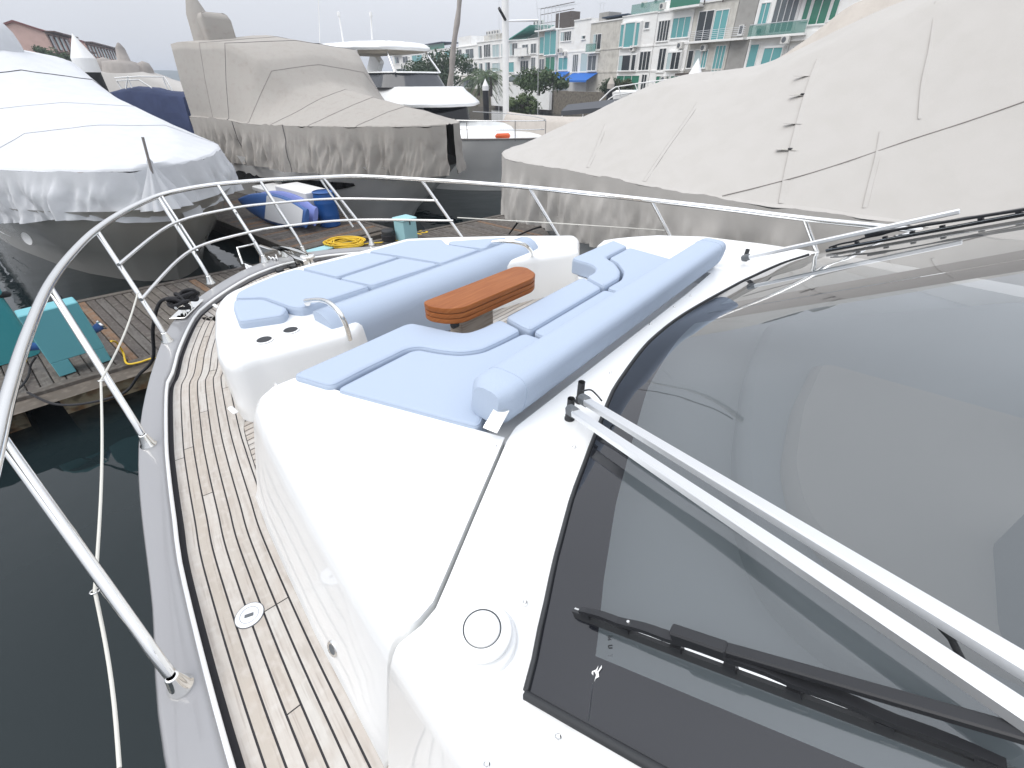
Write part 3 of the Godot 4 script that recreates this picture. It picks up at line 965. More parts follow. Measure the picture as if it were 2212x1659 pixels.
func bow_rail() -> void:
	var rail := Node3D.new()
	rail.name = "bow_rail"
	ship.add_child(rail)
	rail.set_meta("label", "polished stainless steel bow rail")
	var ry := 2.97
	var top := rail_path([[-45, 1110], [-8, 960], [20, 845], [60, 720], [105, 617], [155, 549], [208, 497], [270, 456], [340, 424], [400, 409], [470, 398], [562, 390], [635, 386], [698, 383], [780, 381], [910, 388], [1020, 395], [1143, 405], [1270, 418], [1408, 433], [1560, 450], [1738, 472], [1850, 484], [1990, 498]], ry, 8)
	var b := MB.new()
	b.tube(top, 0.025, 14)
	part("top_rail", b, M.steel, rail)
	# middle and lower rails round the bow: [stanchion feet and tops] give their height
	var st := [[[392, 1484], [-10, 930]], [[322, 962], [105, 617]], [[363, 738], [208, 497]], [[456, 612], [340, 424]], [[572, 566], [470, 398]], [[656, 546], [562, 390]], [[803, 529], [698, 383]]]
	for q in st:
		var ft := at(q[0][0], q[0][1], 2.105)
		var tp := at(q[1][0], q[1][1], ry)
		var mid := ft + Vector3.UP * 0.11
		var path := [ft, ft + Vector3.UP * 0.05]
		for k in 5:
			var t := (k + 1) / 5.0
			path.append((ft + Vector3.UP * 0.05).lerp(mid, t).lerp(mid.lerp(tp, 0.14), t))
		path.append(tp)
		b = MB.new()
		b.tube(path, 0.02, 12)
		var s := part("stanchion", b, M.steel, rail)
		b = MB.new()
		b.lathe_smooth(ft, Vector3.UP, [[0.044, -0.004], [0.044, 0.012], [0.036, 0.02], [0.023, 0.085], [0.021, 0.09], [0.016, 0.091]], 20)
		part("base_socket", b, M.chrome, s)
	# starboard stanchions, feet behind the coachroof
	for q in [[910, 388], [1143, 405], [1408, 433], [1738, 472]]:
		var tp := at(q[0], q[1], ry)
		var f := ff(tp) - 0.55
		var sf := 2 * SC - (curve(CAP, f) + 0.07)
		var ft := fs(f, 2.105, maxf(sf, ss(tp) + 0.25))
		b = MB.new()
		b.tube([ft, ft + Vector3.UP * 0.09, ft.lerp(tp, 0.16), tp], 0.02, 12)
		part("stanchion", b, M.steel, rail)
	# doubled bars at the two gate joints
	for q in [[[350, 424], [420, 655], 0.62], [[690, 384], [782, 478], 0.72]]:
		var a := at(q[0][0], q[0][1], ry - 0.01)
		var c := a.lerp(at([456, 803][0 if q[0][0] < 500 else 1] + (16 if q[0][0] < 500 else -14), [612, 529][0 if q[0][0] < 500 else 1], 2.105), q[2])
		b = MB.new()
		b.tube([a, c], 0.0145, 10)
		part("gate_bar", b, M.steel, rail)
	# intermediate rails between port gate and starboard foredeck
	for lev in [0.33, 0.66]:
		var pts := []
		for i in range(2, 7):
			var ft := at(st[i][0][0], st[i][0][1], 2.22)
			var tp := at(st[i][1][0], st[i][1][1], ry)
			pts.append(ft.lerp(tp, 1.0 - lev * 0.95))
		var tp2 := at(910, 388, ry)
		var f2 := ff(tp2) - 0.55
		var ft2 := fs(f2, 2.2, 2 * SC - (curve(CAP, f2) + 0.07))
		pts.append(ft2.lerp(tp2, 1.0 - lev * 0.95))
		b = MB.new()
		b.tube(smooth3(pts, 8), 0.0145, 10)
		part("intermediate_rail", b, M.steel, rail)
	# thin white cord threaded through rings
	var cord := []
	var r1 := at(298, 632, 2.62)
	var r2 := at(218, 822, 2.55)
	var r3 := at(205, 1277, 2.45)
	var r4 := at(258, 1659, 2.3)
	for q in [[r1, r2], [r2, r3], [r3, r4]]:
		for i in 9:
			var t := i / 9.0
			cord.append(q[0].lerp(q[1], t) - Vector3.UP * 0.03 * sin(PI * t))
	cord.append(r4)
	b = MB.new()
	b.tube(cord, 0.006, 7)
	solo("lashing_cord", b, M.rope_white, "thin white cord strung along the inside of the stainless rail", "cord")
	b = MB.new()
	b.tube([at(988, 470, 2.62), at(1200, 482, 2.62), at(1440, 498, 2.62)], 0.006, 7)
	solo("lashing_cord", b, M.rope_white, "thin white cord strung along the rail on the far side", "cord")
	for q in [r1, r2, r3]:
		b = MB.new()
		var ring := []
		for i in 13: ring.append(q + Vector3(cos(TAU * i / 12.0) * 0.014, 0.004 * sin(TAU * i / 12.0), sin(TAU * i / 12.0) * 0.014))
		b.tube(ring, 0.003, 6, false)
		part("cord_ring", b, M.steel, rail)

func deck_gear() -> void:
	# grab handles at both ends of the bolster
	var b := MB.new()
	b.tube(rail_path([[660, 650, 2.66], [690, 648, 2.72], [712, 655, 2.75], [733, 675, 2.73], [747, 702, 2.64], [756, 733, 2.5]], 2.7, 6), 0.017, 12)
	part("grab_handle", b, M.chrome, ship)
	b = MB.new()
	b.tube([at(664, 655, 2.62), at(664, 655, 2.5)], 0.022, 12)
	part("handle_bracket", b, M.chrome, ship)
	b = MB.new()
	b.tube(rail_path([[1064, 523, 2.72], [1085, 521, 2.74], [1112, 523, 2.74], [1133, 529, 2.7], [1146, 541, 2.6], [1150, 552, 2.5]], 2.7, 6), 0.017, 12)
	part("grab_handle", b, M.chrome, ship)
	# white cleats on the side deck against the pod
	for q in [[466, 661, 2.16], [503, 886, 2.14]]:
		var c := at(q[0], q[1], q[2])
		b = MB.new()
		b.box(c, Vector3(0.1, 0.02, 0.035), Basis(Vector3.UP, TH + PI / 2), 0.008)
		part("rope_eye", b, M.gel, ship)
	# mooring cleat with black rope
	var cp := at(405, 668, 2.12)
	b = MB.new()
	var d := (fs(0.75, 0, 0.65)).normalized()
	for k in [-0.07, 0.07]: b.tube([cp + d * k, cp + d * k + Vector3.UP * 0.07], 0.018, 10)
	b.tube([cp - d * 0.17 + Vector3.UP * 0.09, cp - d * 0.08 + Vector3.UP * 0.075, cp + d * 0.08 + Vector3.UP * 0.075, cp + d * 0.17 + Vector3.UP * 0.09], [0.014, 0.021, 0.021, 0.014], 10)
	part("mooring_cleat", b, M.chrome, ship)
	b = MB.new()
	b.box(cp + Vector3.UP * 0.004, Vector3(0.14, 0.012, 0.44), Basis(Vector3.UP, atan2(d.x, d.z)), 0.004)
	part("cleat_plate", b, M.chrome, ship)
	var rope := []
	for i in 170:
		var t := i / 170.0
		var a := t * TAU * 7.0
		rope.append(cp + Vector3.UP * (0.07 + 0.07 * t + 0.03 * sin(a * 1.3)) + d * (0.13 * sin(a * 0.5 + 0.4) + 0.03 * sin(a * 1.7)) + d.cross(Vector3.UP) * (0.085 * sin(a + 0.3)))
	var away := [rope[-1], cp + fs(0.12, 0.1, -0.16), cp + fs(0.2, -0.15, -0.3), at(330, 775, 1.55), at(300, 810, 1.2), at(265, 850, 0.85), at(180, 872, 0.62), at(115, 872, 0.52), at(60, 848, 0.56)]
	rope.append_array(smooth3(away, 14))
	b = MB.new()
	b.tube(rope, 0.016, 8)
	solo("mooring_line", b, M.rope_black, "thick black mooring line knotted on the chrome cleat and led to the dock", "rope")
	# anchor roller, windlass, foot switches
	var g := Node3D.new()
	g.name = "anchor_gear"
	ship.add_child(g)
	g.set_meta("label", "stainless anchor roller and windlass")
	for side in [-0.09, 0.09]:
		b = MB.new()
		var sp: float = SC + 0.05 + side
		var pr := [[5.35, 2.1], [5.4, 2.24], [5.62, 2.27], [6.1, 2.2], [6.38, 2.16], [6.42, 2.06], [6.2, 2.03], [5.5, 2.04]]
		for e in [-0.005, 0.005]:
			var row := PackedVector3Array()
			for q in pr: row.append(fs(q[0], q[1], sp + e))
			b.fan(row, e > 0)
		part("roller_cheek", b, M.chrome, g)
	b = MB.new()
	b.lathe(fs(6.3, 2.1, SC + 0.05), fs(0, 0, 1), [[0.0, -0.085], [0.055, -0.085], [0.03, 0.0], [0.055, 0.085], [0.0, 0.085]], 16)
	part("roller", b, M.rubber, g)
	b = MB.new()
	b.bar(fs(5.3, 2.18, SC + 0.05), fs(6.55, 2.12, SC + 0.05), 0.05, 0.06, Vector3.UP, 0.01)
	b.bar(fs(6.5, 2.12, SC + 0.05), fs(6.75, 1.75, SC + 0.05), 0.05, 0.05, Vector3.UP, 0.01)
	b.quad(fs(6.75, 1.9, SC - 0.15), fs(6.55, 1.5, SC - 0.22), fs(6.3, 1.45, SC + 0.05), fs(6.7, 1.75, SC + 0.05))
	b.quad(fs(6.75, 1.9, SC + 0.25), fs(6.55, 1.5, SC + 0.32), fs(6.3, 1.45, SC + 0.05), fs(6.7, 1.75, SC + 0.05))
	part("anchor", b, M.steel, g)
	var wl := at(668, 570, 2.1)
	b = MB.new()
	b.lathe_smooth(wl, Vector3.UP, [[0.085, -0.06], [0.085, 0.0], [0.06, 0.02], [0.055, 0.06], [0.085, 0.08], [0.09, 0.1], [0.08, 0.112], [0.0, 0.114]], 24)
	part("windlass", b, M.chrome, g)
	b = MB.new()
	var chain := []
	for i in 40:
		var t := i / 39.0
		chain.append(wl + Vector3.UP * (0.02 + 0.02 * sin(t * 60.0)) + fs(0.05 + 0.5 * t, 0, -0.05 - 0.2 * t))
	b.tube(chain, 0.011, 6)
	part("chain", b, M.steel, g)
	for q in [[583, 573], [594, 578], [604, 583]]:
		var c := at(q[0], q[1], DECK + 0.02)
		b = MB.new()
		b.lathe_smooth(c, Vector3.UP, [[0.05, -0.02], [0.05, 0.0], [0.044, 0.012], [0.03, 0.016], [0.0, 0.017]], 20)
		part("foot_switch", b, M.black, g)
	b = MB.new()
	var fr := [fs(6.02, 2.12, 1.95), fs(6.1, 2.3, 1.98), fs(6.1, 2.3, 2.18), fs(6.02, 2.12, 2.2)]
	b.tube(fr, 0.014, 8)
	part("rope_guide", b, M.chrome, g)

func wiper(called: String, label: String, arms: Array, piv: Array, blade: Array) -> void:
	var w := Node3D.new()
	w.name = called
	ship.add_child(w, true)
	w.set_meta("label", label)
	for k in arms.size():
		var a: Vector3 = arms[k][0]
		var c: Vector3 = arms[k][1]
		var b := MB.new()
		var up := Vector3.UP
		b.bar(a, c, 0.042, 0.03, up, 0.005)
		part("arm", b, M.alu, w)
		b = MB.new()
		var dd := (c - a).normalized()
		b.bar(a - dd * 0.06, a + dd * 0.012, 0.046, 0.05, up, 0.012)
		part("knuckle", b, M.grey_plastic, w)
		var p: Vector3 = piv[k]
		b = MB.new()
		b.lathe_smooth(p, Vector3.UP, [[0.024, 0.0], [0.024, 0.008], [0.019, 0.012], [0.019, 0.02], [0.022, 0.024], [0.018, 0.03], [0.017, a.y - p.y + 0.01]], 18)
		part("pivot", b, M.rubber, w)
		b = MB.new()
		b.lathe(a + dd * 0.03 + Vector3.UP * 0.0 + dd.cross(up).normalized() * -0.0155, dd.cross(up).normalized() * -1.0, [[0.006, 0.0], [0.005, 0.002], [0.0, 0.002]], 10)
		part("rivet", b, M.chrome, w)
	var p0: Vector3 = blade[0]
	var p1: Vector3 = blade[1]
	var d := (p1 - p0).normalized()
	var nrm := fs(tan(deg_to_rad(27.0)), 1.0, 0.0).normalized()
	nrm = (nrm - d * nrm.dot(d)).normalized()
	var l := p0.distance_to(p1)
	var b2 := MB.new()
	b2.bar(p0 + nrm * 0.012, p1 + nrm * 0.012, 0.009, 0.024, nrm)
	part("rubber_blade", b2, M.rubber, w)
	b2 = MB.new()
	var sd := nrm.cross(d).normalized()
	if sd.dot(ray(900, 1659)) < 0.0: sd = -sd
	b2.bar(p0 + nrm * 0.02 + sd * 0.009, p1 + nrm * 0.02 + sd * 0.009, 0.005, 0.004, nrm)
	part("spring_strip", b2, M.chrome, w)
	b2 = MB.new()
	var path := []
	for i in 33:
		var t := i / 32.0
		var arch := 0.034 + 0.03 * (1.0 - absf(2.0 * t - 1.0)) + 0.006 * absf(sin(t * PI * 6.0))
		path.append(p0 + d * (0.03 + (l - 0.06) * t) + nrm * arch)
	for i in 32: b2.bar(path[i], path[i + 1] + d * 0.001, 0.016 + 0.012 * (1.0 - absf(i / 16.0 - 1.0)), 0.012, nrm)
	for t in [0.06, 0.2, 0.36, 0.5, 0.64, 0.8, 0.94]: b2.bar(p0 + d * (l * t - 0.012) + nrm * 0.03, p0 + d * (l * t + 0.012) + nrm * 0.03, 0.02, 0.016, nrm)
	part("blade_frame", b2, M.black, w)
	b2 = MB.new()
	var mid: Vector3 = p0 + d * l * blade[2] + nrm * 0.075
	b2.bar(mid - d * 0.05, mid + d * 0.07, 0.03, 0.03, nrm, 0.004)
	b2.bar(mid, blade[3], 0.026, 0.016, nrm, 0.003)
	part("blade_carrier", b2, M.black, w)
	for t in [0.22, 0.35, 0.62]:
		b2 = MB.new()
		b2.lathe(p0 + d * l * t + nrm * 0.055, nrm, [[0.005, 0.0], [0.004, 0.004], [0.0, 0.004]], 10)
		part("rivet", b2, M.chrome, w)

func wipers() -> void:
	var a0 := at(1268, 868, 2.80)
	var a1 := at(1242, 892, 2.80)
	wiper("windscreen_wiper", "silver twin arm wiper with black blade", [[a0, on_glass(2420, 1565, 0.1)], [a1, on_glass(2420, 1685, 0.1)]], [at(1252, 868, 2.69), at(1230, 905, 2.69)], [on_glass(1243, 1332, 0.002), on_glass(2240, 1712, 0.002), 0.42, on_glass(2240, 1595, 0.09)])
	var c0 := at(1618, 555, 2.78)
	wiper("windscreen_wiper", "silver wiper arm on the far side of the windscreen", [[c0, on_glass(2074, 456, 0.12)]], [at(1608, 563, 2.69)], [on_glass(1785, 545, 0.01), on_glass(2240, 462, 0.01), 0.3, on_glass(2240, 448, 0.06)])
	var b := MB.new()
	b.tube(rail_path([[1258, 845, 2.8], [1275, 842, 2.82], [1288, 852, 2.8], [1300, 866, 2.79]], 2.8, 5), 0.004, 6)
	part("washer_hose", b, M.rubber, ship)
	b = MB.new()
	b.tube([on_glass(2028, 1350, 0.09), on_glass(2055, 1380, 0.06), on_glass(2085, 1440, 0.02)], 0.006, 6)
	part("washer_hose", b, M.rubber, ship)

func board(b: MB, a: Vector2, c: Vector2, w: float, y: float, th: float) -> void:
	# one plank from a to c in (F, S), w wide, with uv along its length and thin bevels
	var d := (c - a).normalized()
	var n := Vector2(-d.y, d.x)
	var l := a.distance_to(c)
	var ua := rng.randf() * 4.0
	var va := rng.randf() * 4.0
	b.has_uv = true
	var e := 0.008
	var prof := [[-w / 2, y - th], [-w / 2, y - e], [-w / 2 + e, y], [w / 2 - e, y], [w / 2, y - e], [w / 2, y - th]]
	for i in prof.size() - 1:
		var rows := []
		var uvs := []
		for t in [a, c]:
			var row := PackedVector3Array()
			var ur := []
			for q in [prof[i], prof[i + 1]]:
				var p: Vector2 = t + n * q[0]
				row.append(fs(p.x, q[1], p.y))
				ur.append(Vector2(ua + (0.0 if t == a else l), va + q[0]))
			rows.append(row); uvs.append(ur)
		b.grid(rows, false, true, uvs)
	for t in [a, c]:
		var q0: Vector2 = t - n * w / 2
		var q1: Vector2 = t + n * w / 2
		b.quad(fs(q0.x, y - e, q0.y), fs(q1.x, y - e, q1.y), fs(q1.x, y - th, q1.y), fs(q0.x, y - th, q0.y))

var wk_near := func(s: float) -> float: return 8.02 - 0.11 * maxf(s, -3.0)
var wk_far := func(s: float) -> float: return 11.65 - 0.185 * s
func docks() -> void:
	# main walkway across the bows
	var o := thing("walkway", "long grey plank walkway floating across the bows of the yachts", "dock", fs(9.8, 0, 2.0))
	var off := o.position
	var b := MB.new()
	var s := -8.0
	var n := 0
	while s < 30.0:
		var f0: float = wk_near.call(s) + 0.16
		var f1: float = wk_far.call(s) - 0.16
		b = MB.new()
		board(b, Vector2(f0, s), Vector2(f1, s), 0.128, 0.5 + rng.randf_range(-0.003, 0.003), 0.03)
		var m := part("plank", b, M["dock%d" % (4 if rng.randf() < 0.05 else rng.randi_range(0, 3))], o)
		m.position = -off
		s += 0.14
		n += 1
	for e in [[wk_near, 0.07], [wk_far, -0.07]]:
		for k in 12:
			var s0 := -8.0 + k * 3.2
			b = MB.new()
			board(b, Vector2(e[0].call(s0) + e[1], s0 + 0.01), Vector2(e[0].call(s0 + 3.19) + e[1], s0 + 3.19), 0.13, 0.515, 0.14)
			part("edge_board", b, M["dock%d" % rng.randi_range(0, 3)], o).position = -off
	b = MB.new()
	b.quad(fs(wk_near.call(-8.0) + 0.1, 0.46, -8), fs(wk_far.call(-8.0) - 0.1, 0.46, -8), fs(wk_far.call(30.0) - 0.1, 0.46, 30), fs(wk_near.call(30.0) + 0.1, 0.46, 30))
	part("underside", b, M.dock_side, o).position = -off
	for k in 10:
		var s0 := -7.5 + k * 3.6
		b = MB.new()
		b.loft(poly_fs([[wk_near.call(s0) + 0.14, s0], [wk_near.call(s0 + 3.2) + 0.14, s0 + 3.2], [wk_far.call(s0 + 3.2) - 0.14, s0 + 3.2], [wk_far.call(s0) - 0.14, s0]]), [[0.0, -0.4], [0.0, 0.38]])
		part("float", b, M.float, o, "stained concrete float").position = -off
	# finger between the two covered boats
	o = thing("finger_dock", "plank finger dock between the two covered boats, with boxes on it", "dock", fs(14, 0, 6))
	off = o.position
	var f := 0.0
	f = 11.0
	while f < 27.0:
		b = MB.new()
		board(b, Vector2(f + 0.18, 5.0), Vector2(f + 0.18, 7.55), 0.128, 0.505 + rng.randf_range(-0.003, 0.003), 0.03)
		var m := part("plank", b, M["dock%d" % (4 if rng.randf() < 0.1 else rng.randi_range(0, 3))], o)
		m.position = -off
		f += 0.14
	for e in [4.92, 7.63]:
		b = MB.new()
		board(b, Vector2(10.9, e), Vector2(27, e), 0.13, 0.52, 0.16)
		part("edge_board", b, M["dock%d" % rng.randi_range(0, 3)], o).position = -off
	b = MB.new()
	b.loft(poly_fs([[10.9, 4.98], [10.9, 7.57], [27, 7.57], [27, 4.98]]), [[0.0, -0.4], [0.0, 0.46]])
	part("float", b, M.dock_side, o).position = -off

func dock_box(label: String, c: Vector3, sz: Vector3, turn: float, group := "") -> Node3D:
	var o := thing("dock_box", label, "box", c, group)
	var bs := Basis(Vector3.UP, turn)
	var b := MB.new()
	b.box(Vector3(0, sz.y * 0.39, 0), Vector3(sz.x, sz.y * 0.78, sz.z), bs, 0.02)
	part("body", b, M.white, o)
	b = MB.new()
	b.box(Vector3(0, sz.y * 0.885, 0), Vector3(sz.x + 0.03, sz.y * 0.21, sz.z + 0.03), bs, 0.025)
	part("lid", b, M.white, o)
	for k in [-0.32, 0.0, 0.32]:
		b = MB.new()
		b.box(bs * Vector3(sz.x * k, sz.y * 0.74, sz.z * 0.5 + 0.018), Vector3(0.05, 0.13, 0.012), bs, 0.003)
		part("latch", b, M.steel, o)
	return o

func letters(txt: String, size: float, m: Material, called: String, parent: Node, tr: Transform3D) -> void:
	var t := TextMesh.new()
	t.text = txt
	t.font_size = 32
	t.pixel_size = size / 32.0
	t.depth = 0.002
	var sf := SystemFont.new()
	sf.font_names = PackedStringArray(["Droid Sans"])
	sf.font_weight = 700
	t.font = sf
	var o := MeshInstance3D.new()
	o.mesh = t
	o.material_override = m
	o.name = called
	parent.add_child(o, true)
	o.transform = tr

func pedestal_box(label: String, c: Vector3, sz: Vector3, turn: float, m: Material, legs: bool) -> void:
	var o := thing("service_pedestal", label, "pedestal", c)
	var bs := Basis(Vector3.UP, turn)
	var b := MB.new()
	var y0 := 0.22 if legs else 0.0
	b.box(Vector3(0, (sz.y + y0) * 0.5, 0), Vector3(sz.x, sz.y - y0, sz.z), bs, 0.012)
	part("housing", b, m, o)
	if legs:
		for k in [-1, 1]:
			b = MB.new()
			b.box(bs * Vector3(k * (sz.x * 0.5 - 0.1), y0 * 0.5 + 0.003, 0), Vector3(0.19, y0 - 0.002, sz.z * 0.98), bs, 0.008)
			part("leg", b, m, o)
		for k in [-1, 1]:
			b = MB.new()
			var p := bs * Vector3(k * (sz.x * 0.5 + 0.05), sz.y * 0.5, 0.0)
			b.lathe(p, bs * Vector3(k, 0.4, 0), [[0.0, -0.06], [0.05, -0.06], [0.06, 0.05], [0.075, 0.055], [0.075, 0.075], [0.0, 0.08]], 16)
			part("socket", b, M.sup_blue, o)
			b = MB.new()
			b.lathe(p, bs * Vector3(k, 0.4, 0), [[0.078, 0.06], [0.078, 0.085], [0.0, 0.087]], 16)
			part("socket_ring", b, M.steel, o)

func dock_things() -> void:
	# turquoise service boxes on the walkway
	var c1 := at(195, 808, 0.52)
	pedestal_box("turquoise service box on two feet with power plugs on the walkway", fs(8.45, 0.515, 0.16), Vector3(0.62, 0.95, 0.3), TH, M.teal, true)
	var p := thing("service_pedestal", "rounded turquoise pedestal with a dark hose looped over it", "pedestal", fs(9.7, 0.51, -0.5))
	var b := MB.new()
	b.loft(fillet(poly_fs([[-0.3, -0.32], [-0.3, 0.32], [0.3, 0.32], [0.3, -0.32]]), 0.12), [[0.0, 0.0], [0.0, 0.95], [-0.03, 0.97], [-0.03, 1.05], [0.02, 1.2], [0.12, 1.26]])
	part("housing", b, M.teal_dark, p)
	b = MB.new()
	var lp := []
	for i in 30: lp.append(Vector3(cos(TAU * i / 29.0) * 0.38, 0.93 - 0.12 * cos(TAU * i / 29.0 + 2.0), sin(TAU * i / 29.0) * 0.38))
	b.tube(lp, 0.045, 8, false)
	part("hose_loop", b, M.rope_black, p)
	# cords on the planks
	b = MB.new()
	b.tube(smooth3([at(240, 737, 0.95), at(252, 740, 0.8), at(266, 762, 0.56), at(274, 785, 0.54), at(300, 783, 0.54), at(318, 777, 0.54), at(335, 772, 0.56)], 8), 0.014, 7)
	solo("power_cord", b, M.yellow, "yellow power cord running from the turquoise box across the planks", "cord")
	b = MB.new()
	b.tube(smooth3([at(77, 772, 0.9), at(66, 790, 0.56), at(60, 815, 0.54), at(40, 840, 0.54), at(10, 850, 0.54), at(-30, 860, 0.54)], 8), 0.014, 7)
	solo("power_cord", b, M.rope_black, "dark power cord running from the turquoise box along the planks", "cord")
	b = MB.new()
	b.tube(smooth3([fs(8.2, 0.56, 2.1), fs(8.1, 0.57, 1.9), fs(8.05, 0.56, 1.7)], 6), 0.03, 7)
	b.box(fs(8.15, 0.56, 1.55), Vector3(0.16, 0.1, 0.14), Basis(Vector3.UP, 0.4), 0.02)
	solo("plug_joint", b, M.aqua, "pale blue wrapped plug joint at the end of the yellow cord", "plug")
	# finger dock things
	var bx := fs(16.4, 0.51, 6.85)
	dock_box("large white dock box with three latches behind the paddle board", fs(13.85, 0.515, 6.75), Vector3(1.75, 0.9, 0.7), TH - PI / 2, "white dock boxes")
	dock_box("low white dock box half hidden behind the large one", fs(15.7, 0.515, 6.7), Vector3(1.2, 0.7, 0.7), TH - PI / 2, "white dock boxes")
	var d := thing("plastic_drum", "blue plastic drum standing beside the paddle board", "drum", fs(12.62, 0.515, 6.75))
	b = MB.new()
	b.lathe_smooth(Vector3.ZERO, Vector3.UP, [[0.27, 0.0], [0.29, 0.03], [0.295, 0.25], [0.305, 0.3], [0.305, 0.34], [0.295, 0.38], [0.295, 0.58], [0.305, 0.62], [0.305, 0.66], [0.295, 0.7], [0.285, 0.88], [0.26, 0.92], [0.0, 0.925]], 32)
	part("body", b, M.drum, d)
	b = MB.new()
	b.lathe_smooth(Vector3.ZERO, Vector3.UP, [[0.275, 0.9], [0.3, 0.905], [0.3, 0.93], [0.27, 0.94]], 32)
	part("rim", b, M.sup_blue, d)
	paddle()
	# yellow hose coil
	var hc := fs(10.62, 0.53, 5.95)
	var path := []
	for i in 420:
		var t := i / 420.0
		var a := t * TAU * 11.0
		var r := 0.34 + 0.1 * sin(a * 0.37 + 1.0) + 0.03 * sin(a * 2.3)
		path.append(hc + Vector3(cos(a) * r * 1.15, 0.012 + 0.09 * t + 0.012 * sin(a * 1.7), sin(a) * r * 0.85))
	path.append_array(smooth3([path[-1], hc + fs(-0.35, 0.02, 0.25), fs(10.15, 0.53, 6.5), fs(9.9, 0.53, 6.85), fs(9.85, 0.53, 7.1), fs(9.8, 0.53, 7.25)], 8))
	b = MB.new()
	b.tube(path, 0.017, 6)
	solo("garden_hose", b, M.yellow, "coiled yellow hose lying on the walkway", "hose")
	var bo := thing("bollard", "short black bollard beside the pale turquoise box", "bollard", fs(9.98, 0.515, 6.86))
	b = MB.new()
	b.lathe_smooth(Vector3.ZERO, Vector3.UP, [[0.2, 0.0], [0.2, 0.02], [0.15, 0.03], [0.15, 0.2], [0.16, 0.26], [0.15, 0.31], [0.0, 0.32]], 24)
	part("post", b, M.rubber, bo)
	b = MB.new()
	var w := []
	for i in 80: w.append(Vector3(cos(i * 0.4) * 0.165, 0.05 + 0.0018 * i, sin(i * 0.4) * 0.165))
	b.tube(w, 0.018, 6)
	part("rope_turns", b, M.rope_black, bo)
	var sb := thing("supply_box", "small pale turquoise box with a dark slot on the walkway", "box", fs(9.72, 0.515, 7.25))
	var bs := Basis(Vector3.UP, TH)
	b = MB.new()
	b.box(Vector3(0, 0.27, 0), Vector3(0.42, 0.54, 0.4), bs, 0.01)
	part("body", b, M.aqua, sb)
	b = MB.new()
	b.box(Vector3(0, 0.56, 0), Vector3(0.47, 0.06, 0.45), bs, 0.015)
	part("lid", b, M.aqua, sb)
	b = MB.new()
	b.box(bs * Vector3(0, 0.48, 0.206), Vector3(0.03, 0.09, 0.01), bs)
	part("slot", b, M.black, sb)
	letters_on_walkway()
	b = MB.new()
	b.box(Vector3.ZERO, Vector3(1.0, 0.05, 0.3), Basis(Vector3.UP, TH), 0.02)
	var fb := solo("fender_board", b, M.aqua, "pale turquoise board lying at the walkway edge by our bow", "board")
	fb.position = at(675, 543, 0.55)

func letters_on_walkway() -> void:
	var c := at(900, 505, 0.506)
	var h := thing("berth_number", "yellow painted berth number on the walkway planks", "marking", c)
	var x := fs(0.1, 0, 1).normalized()
	var z := fs(-1, 0, 0.1).normalized()
	letters("D16", 0.42, M.yellow, "digits", h, Transform3D(x, z * -1.0, Vector3.UP, Vector3.ZERO))

func paddle() -> void:
	# two inflatable boards leaning against the box
	for k in 2:
		var o := thing("paddle_board", ["blue and white paddle board standing on its edge against the dock boxes", "slim blue paddle board leaning behind the white decked one"][k], "paddle board", fs(13.0 - 0.0 * k, 0.52, 5.75 + 0.3 * k), "paddle boards")
		var ax := fs(1, 0, -0.04 + 0.05 * k).normalized()
		var up := (Vector3.UP + fs(0, 0, 0.42)).normalized()
		var n := ax.cross(up).normalized()
		var rows := []
		var len := 3.3
		for i in 31:
			var t := i / 30.0
			var hw := 0.43 * pow(maxf(sin(PI * clampf(0.08 + t * 0.92, 0, 1)), 0.02), 0.55)
			if t < 0.05: hw = 0.26
			var rock := 0.22 * pow(t, 3.0)
			var row := PackedVector3Array()
			for j in 12:
				var a := TAU * j / 12.0
				row.append(ax * (t * len - 0.7) + up * (0.42 + cos(a) * hw) + n * (sin(a) * 0.065 - rock))
			rows.append(row)
		var b := MB.new()
		b.grid(rows, true)
		b.fan(rows[0]); b.fan(rows[-1], true)
		part("board", b, M.sup_blue if k == 0 else M.sup_lilac, o)
		if k == 0:
			b = MB.new()
			rows = []
			for i in range(1, 19):
				var t := i / 30.0
				var hw := 0.36 * pow(maxf(sin(PI * clampf(0.08 + t * 0.92, 0, 1)), 0.02), 0.55)
				var rock := 0.22 * pow(t, 3.0)
				var row := PackedVector3Array()
				for j in 5:
					var q := lerpf(-1, 1, j / 4.0)
					row.append(ax * (t * len - 0.7) + up * (0.42 + q * hw * 0.95) + n * (-0.066 * 1.0 - rock - 0.004))
				rows.append(row)
			b.grid(rows)
			part("deck_pad", b, M.sup_white, o)
			b = MB.new()
			rows = []
			for i in range(1, 19):
				var row := PackedVector3Array()
				var t := i / 30.0
				var hw := 0.36 * pow(maxf(sin(PI * clampf(0.08 + t * 0.92, 0, 1)), 0.02), 0.55)
				var rock := 0.22 * pow(t, 3.0)
				for j in 5:
					var q := lerpf(-1, 1, j / 4.0)
					row.append(ax * (t * len - 0.7) + up * (0.42 + q * hw * 0.95) + n * (0.066 - rock + 0.004))
				rows.append(row)
			b.grid(rows)
			part("deck_pad", b, M.sup_white, o)

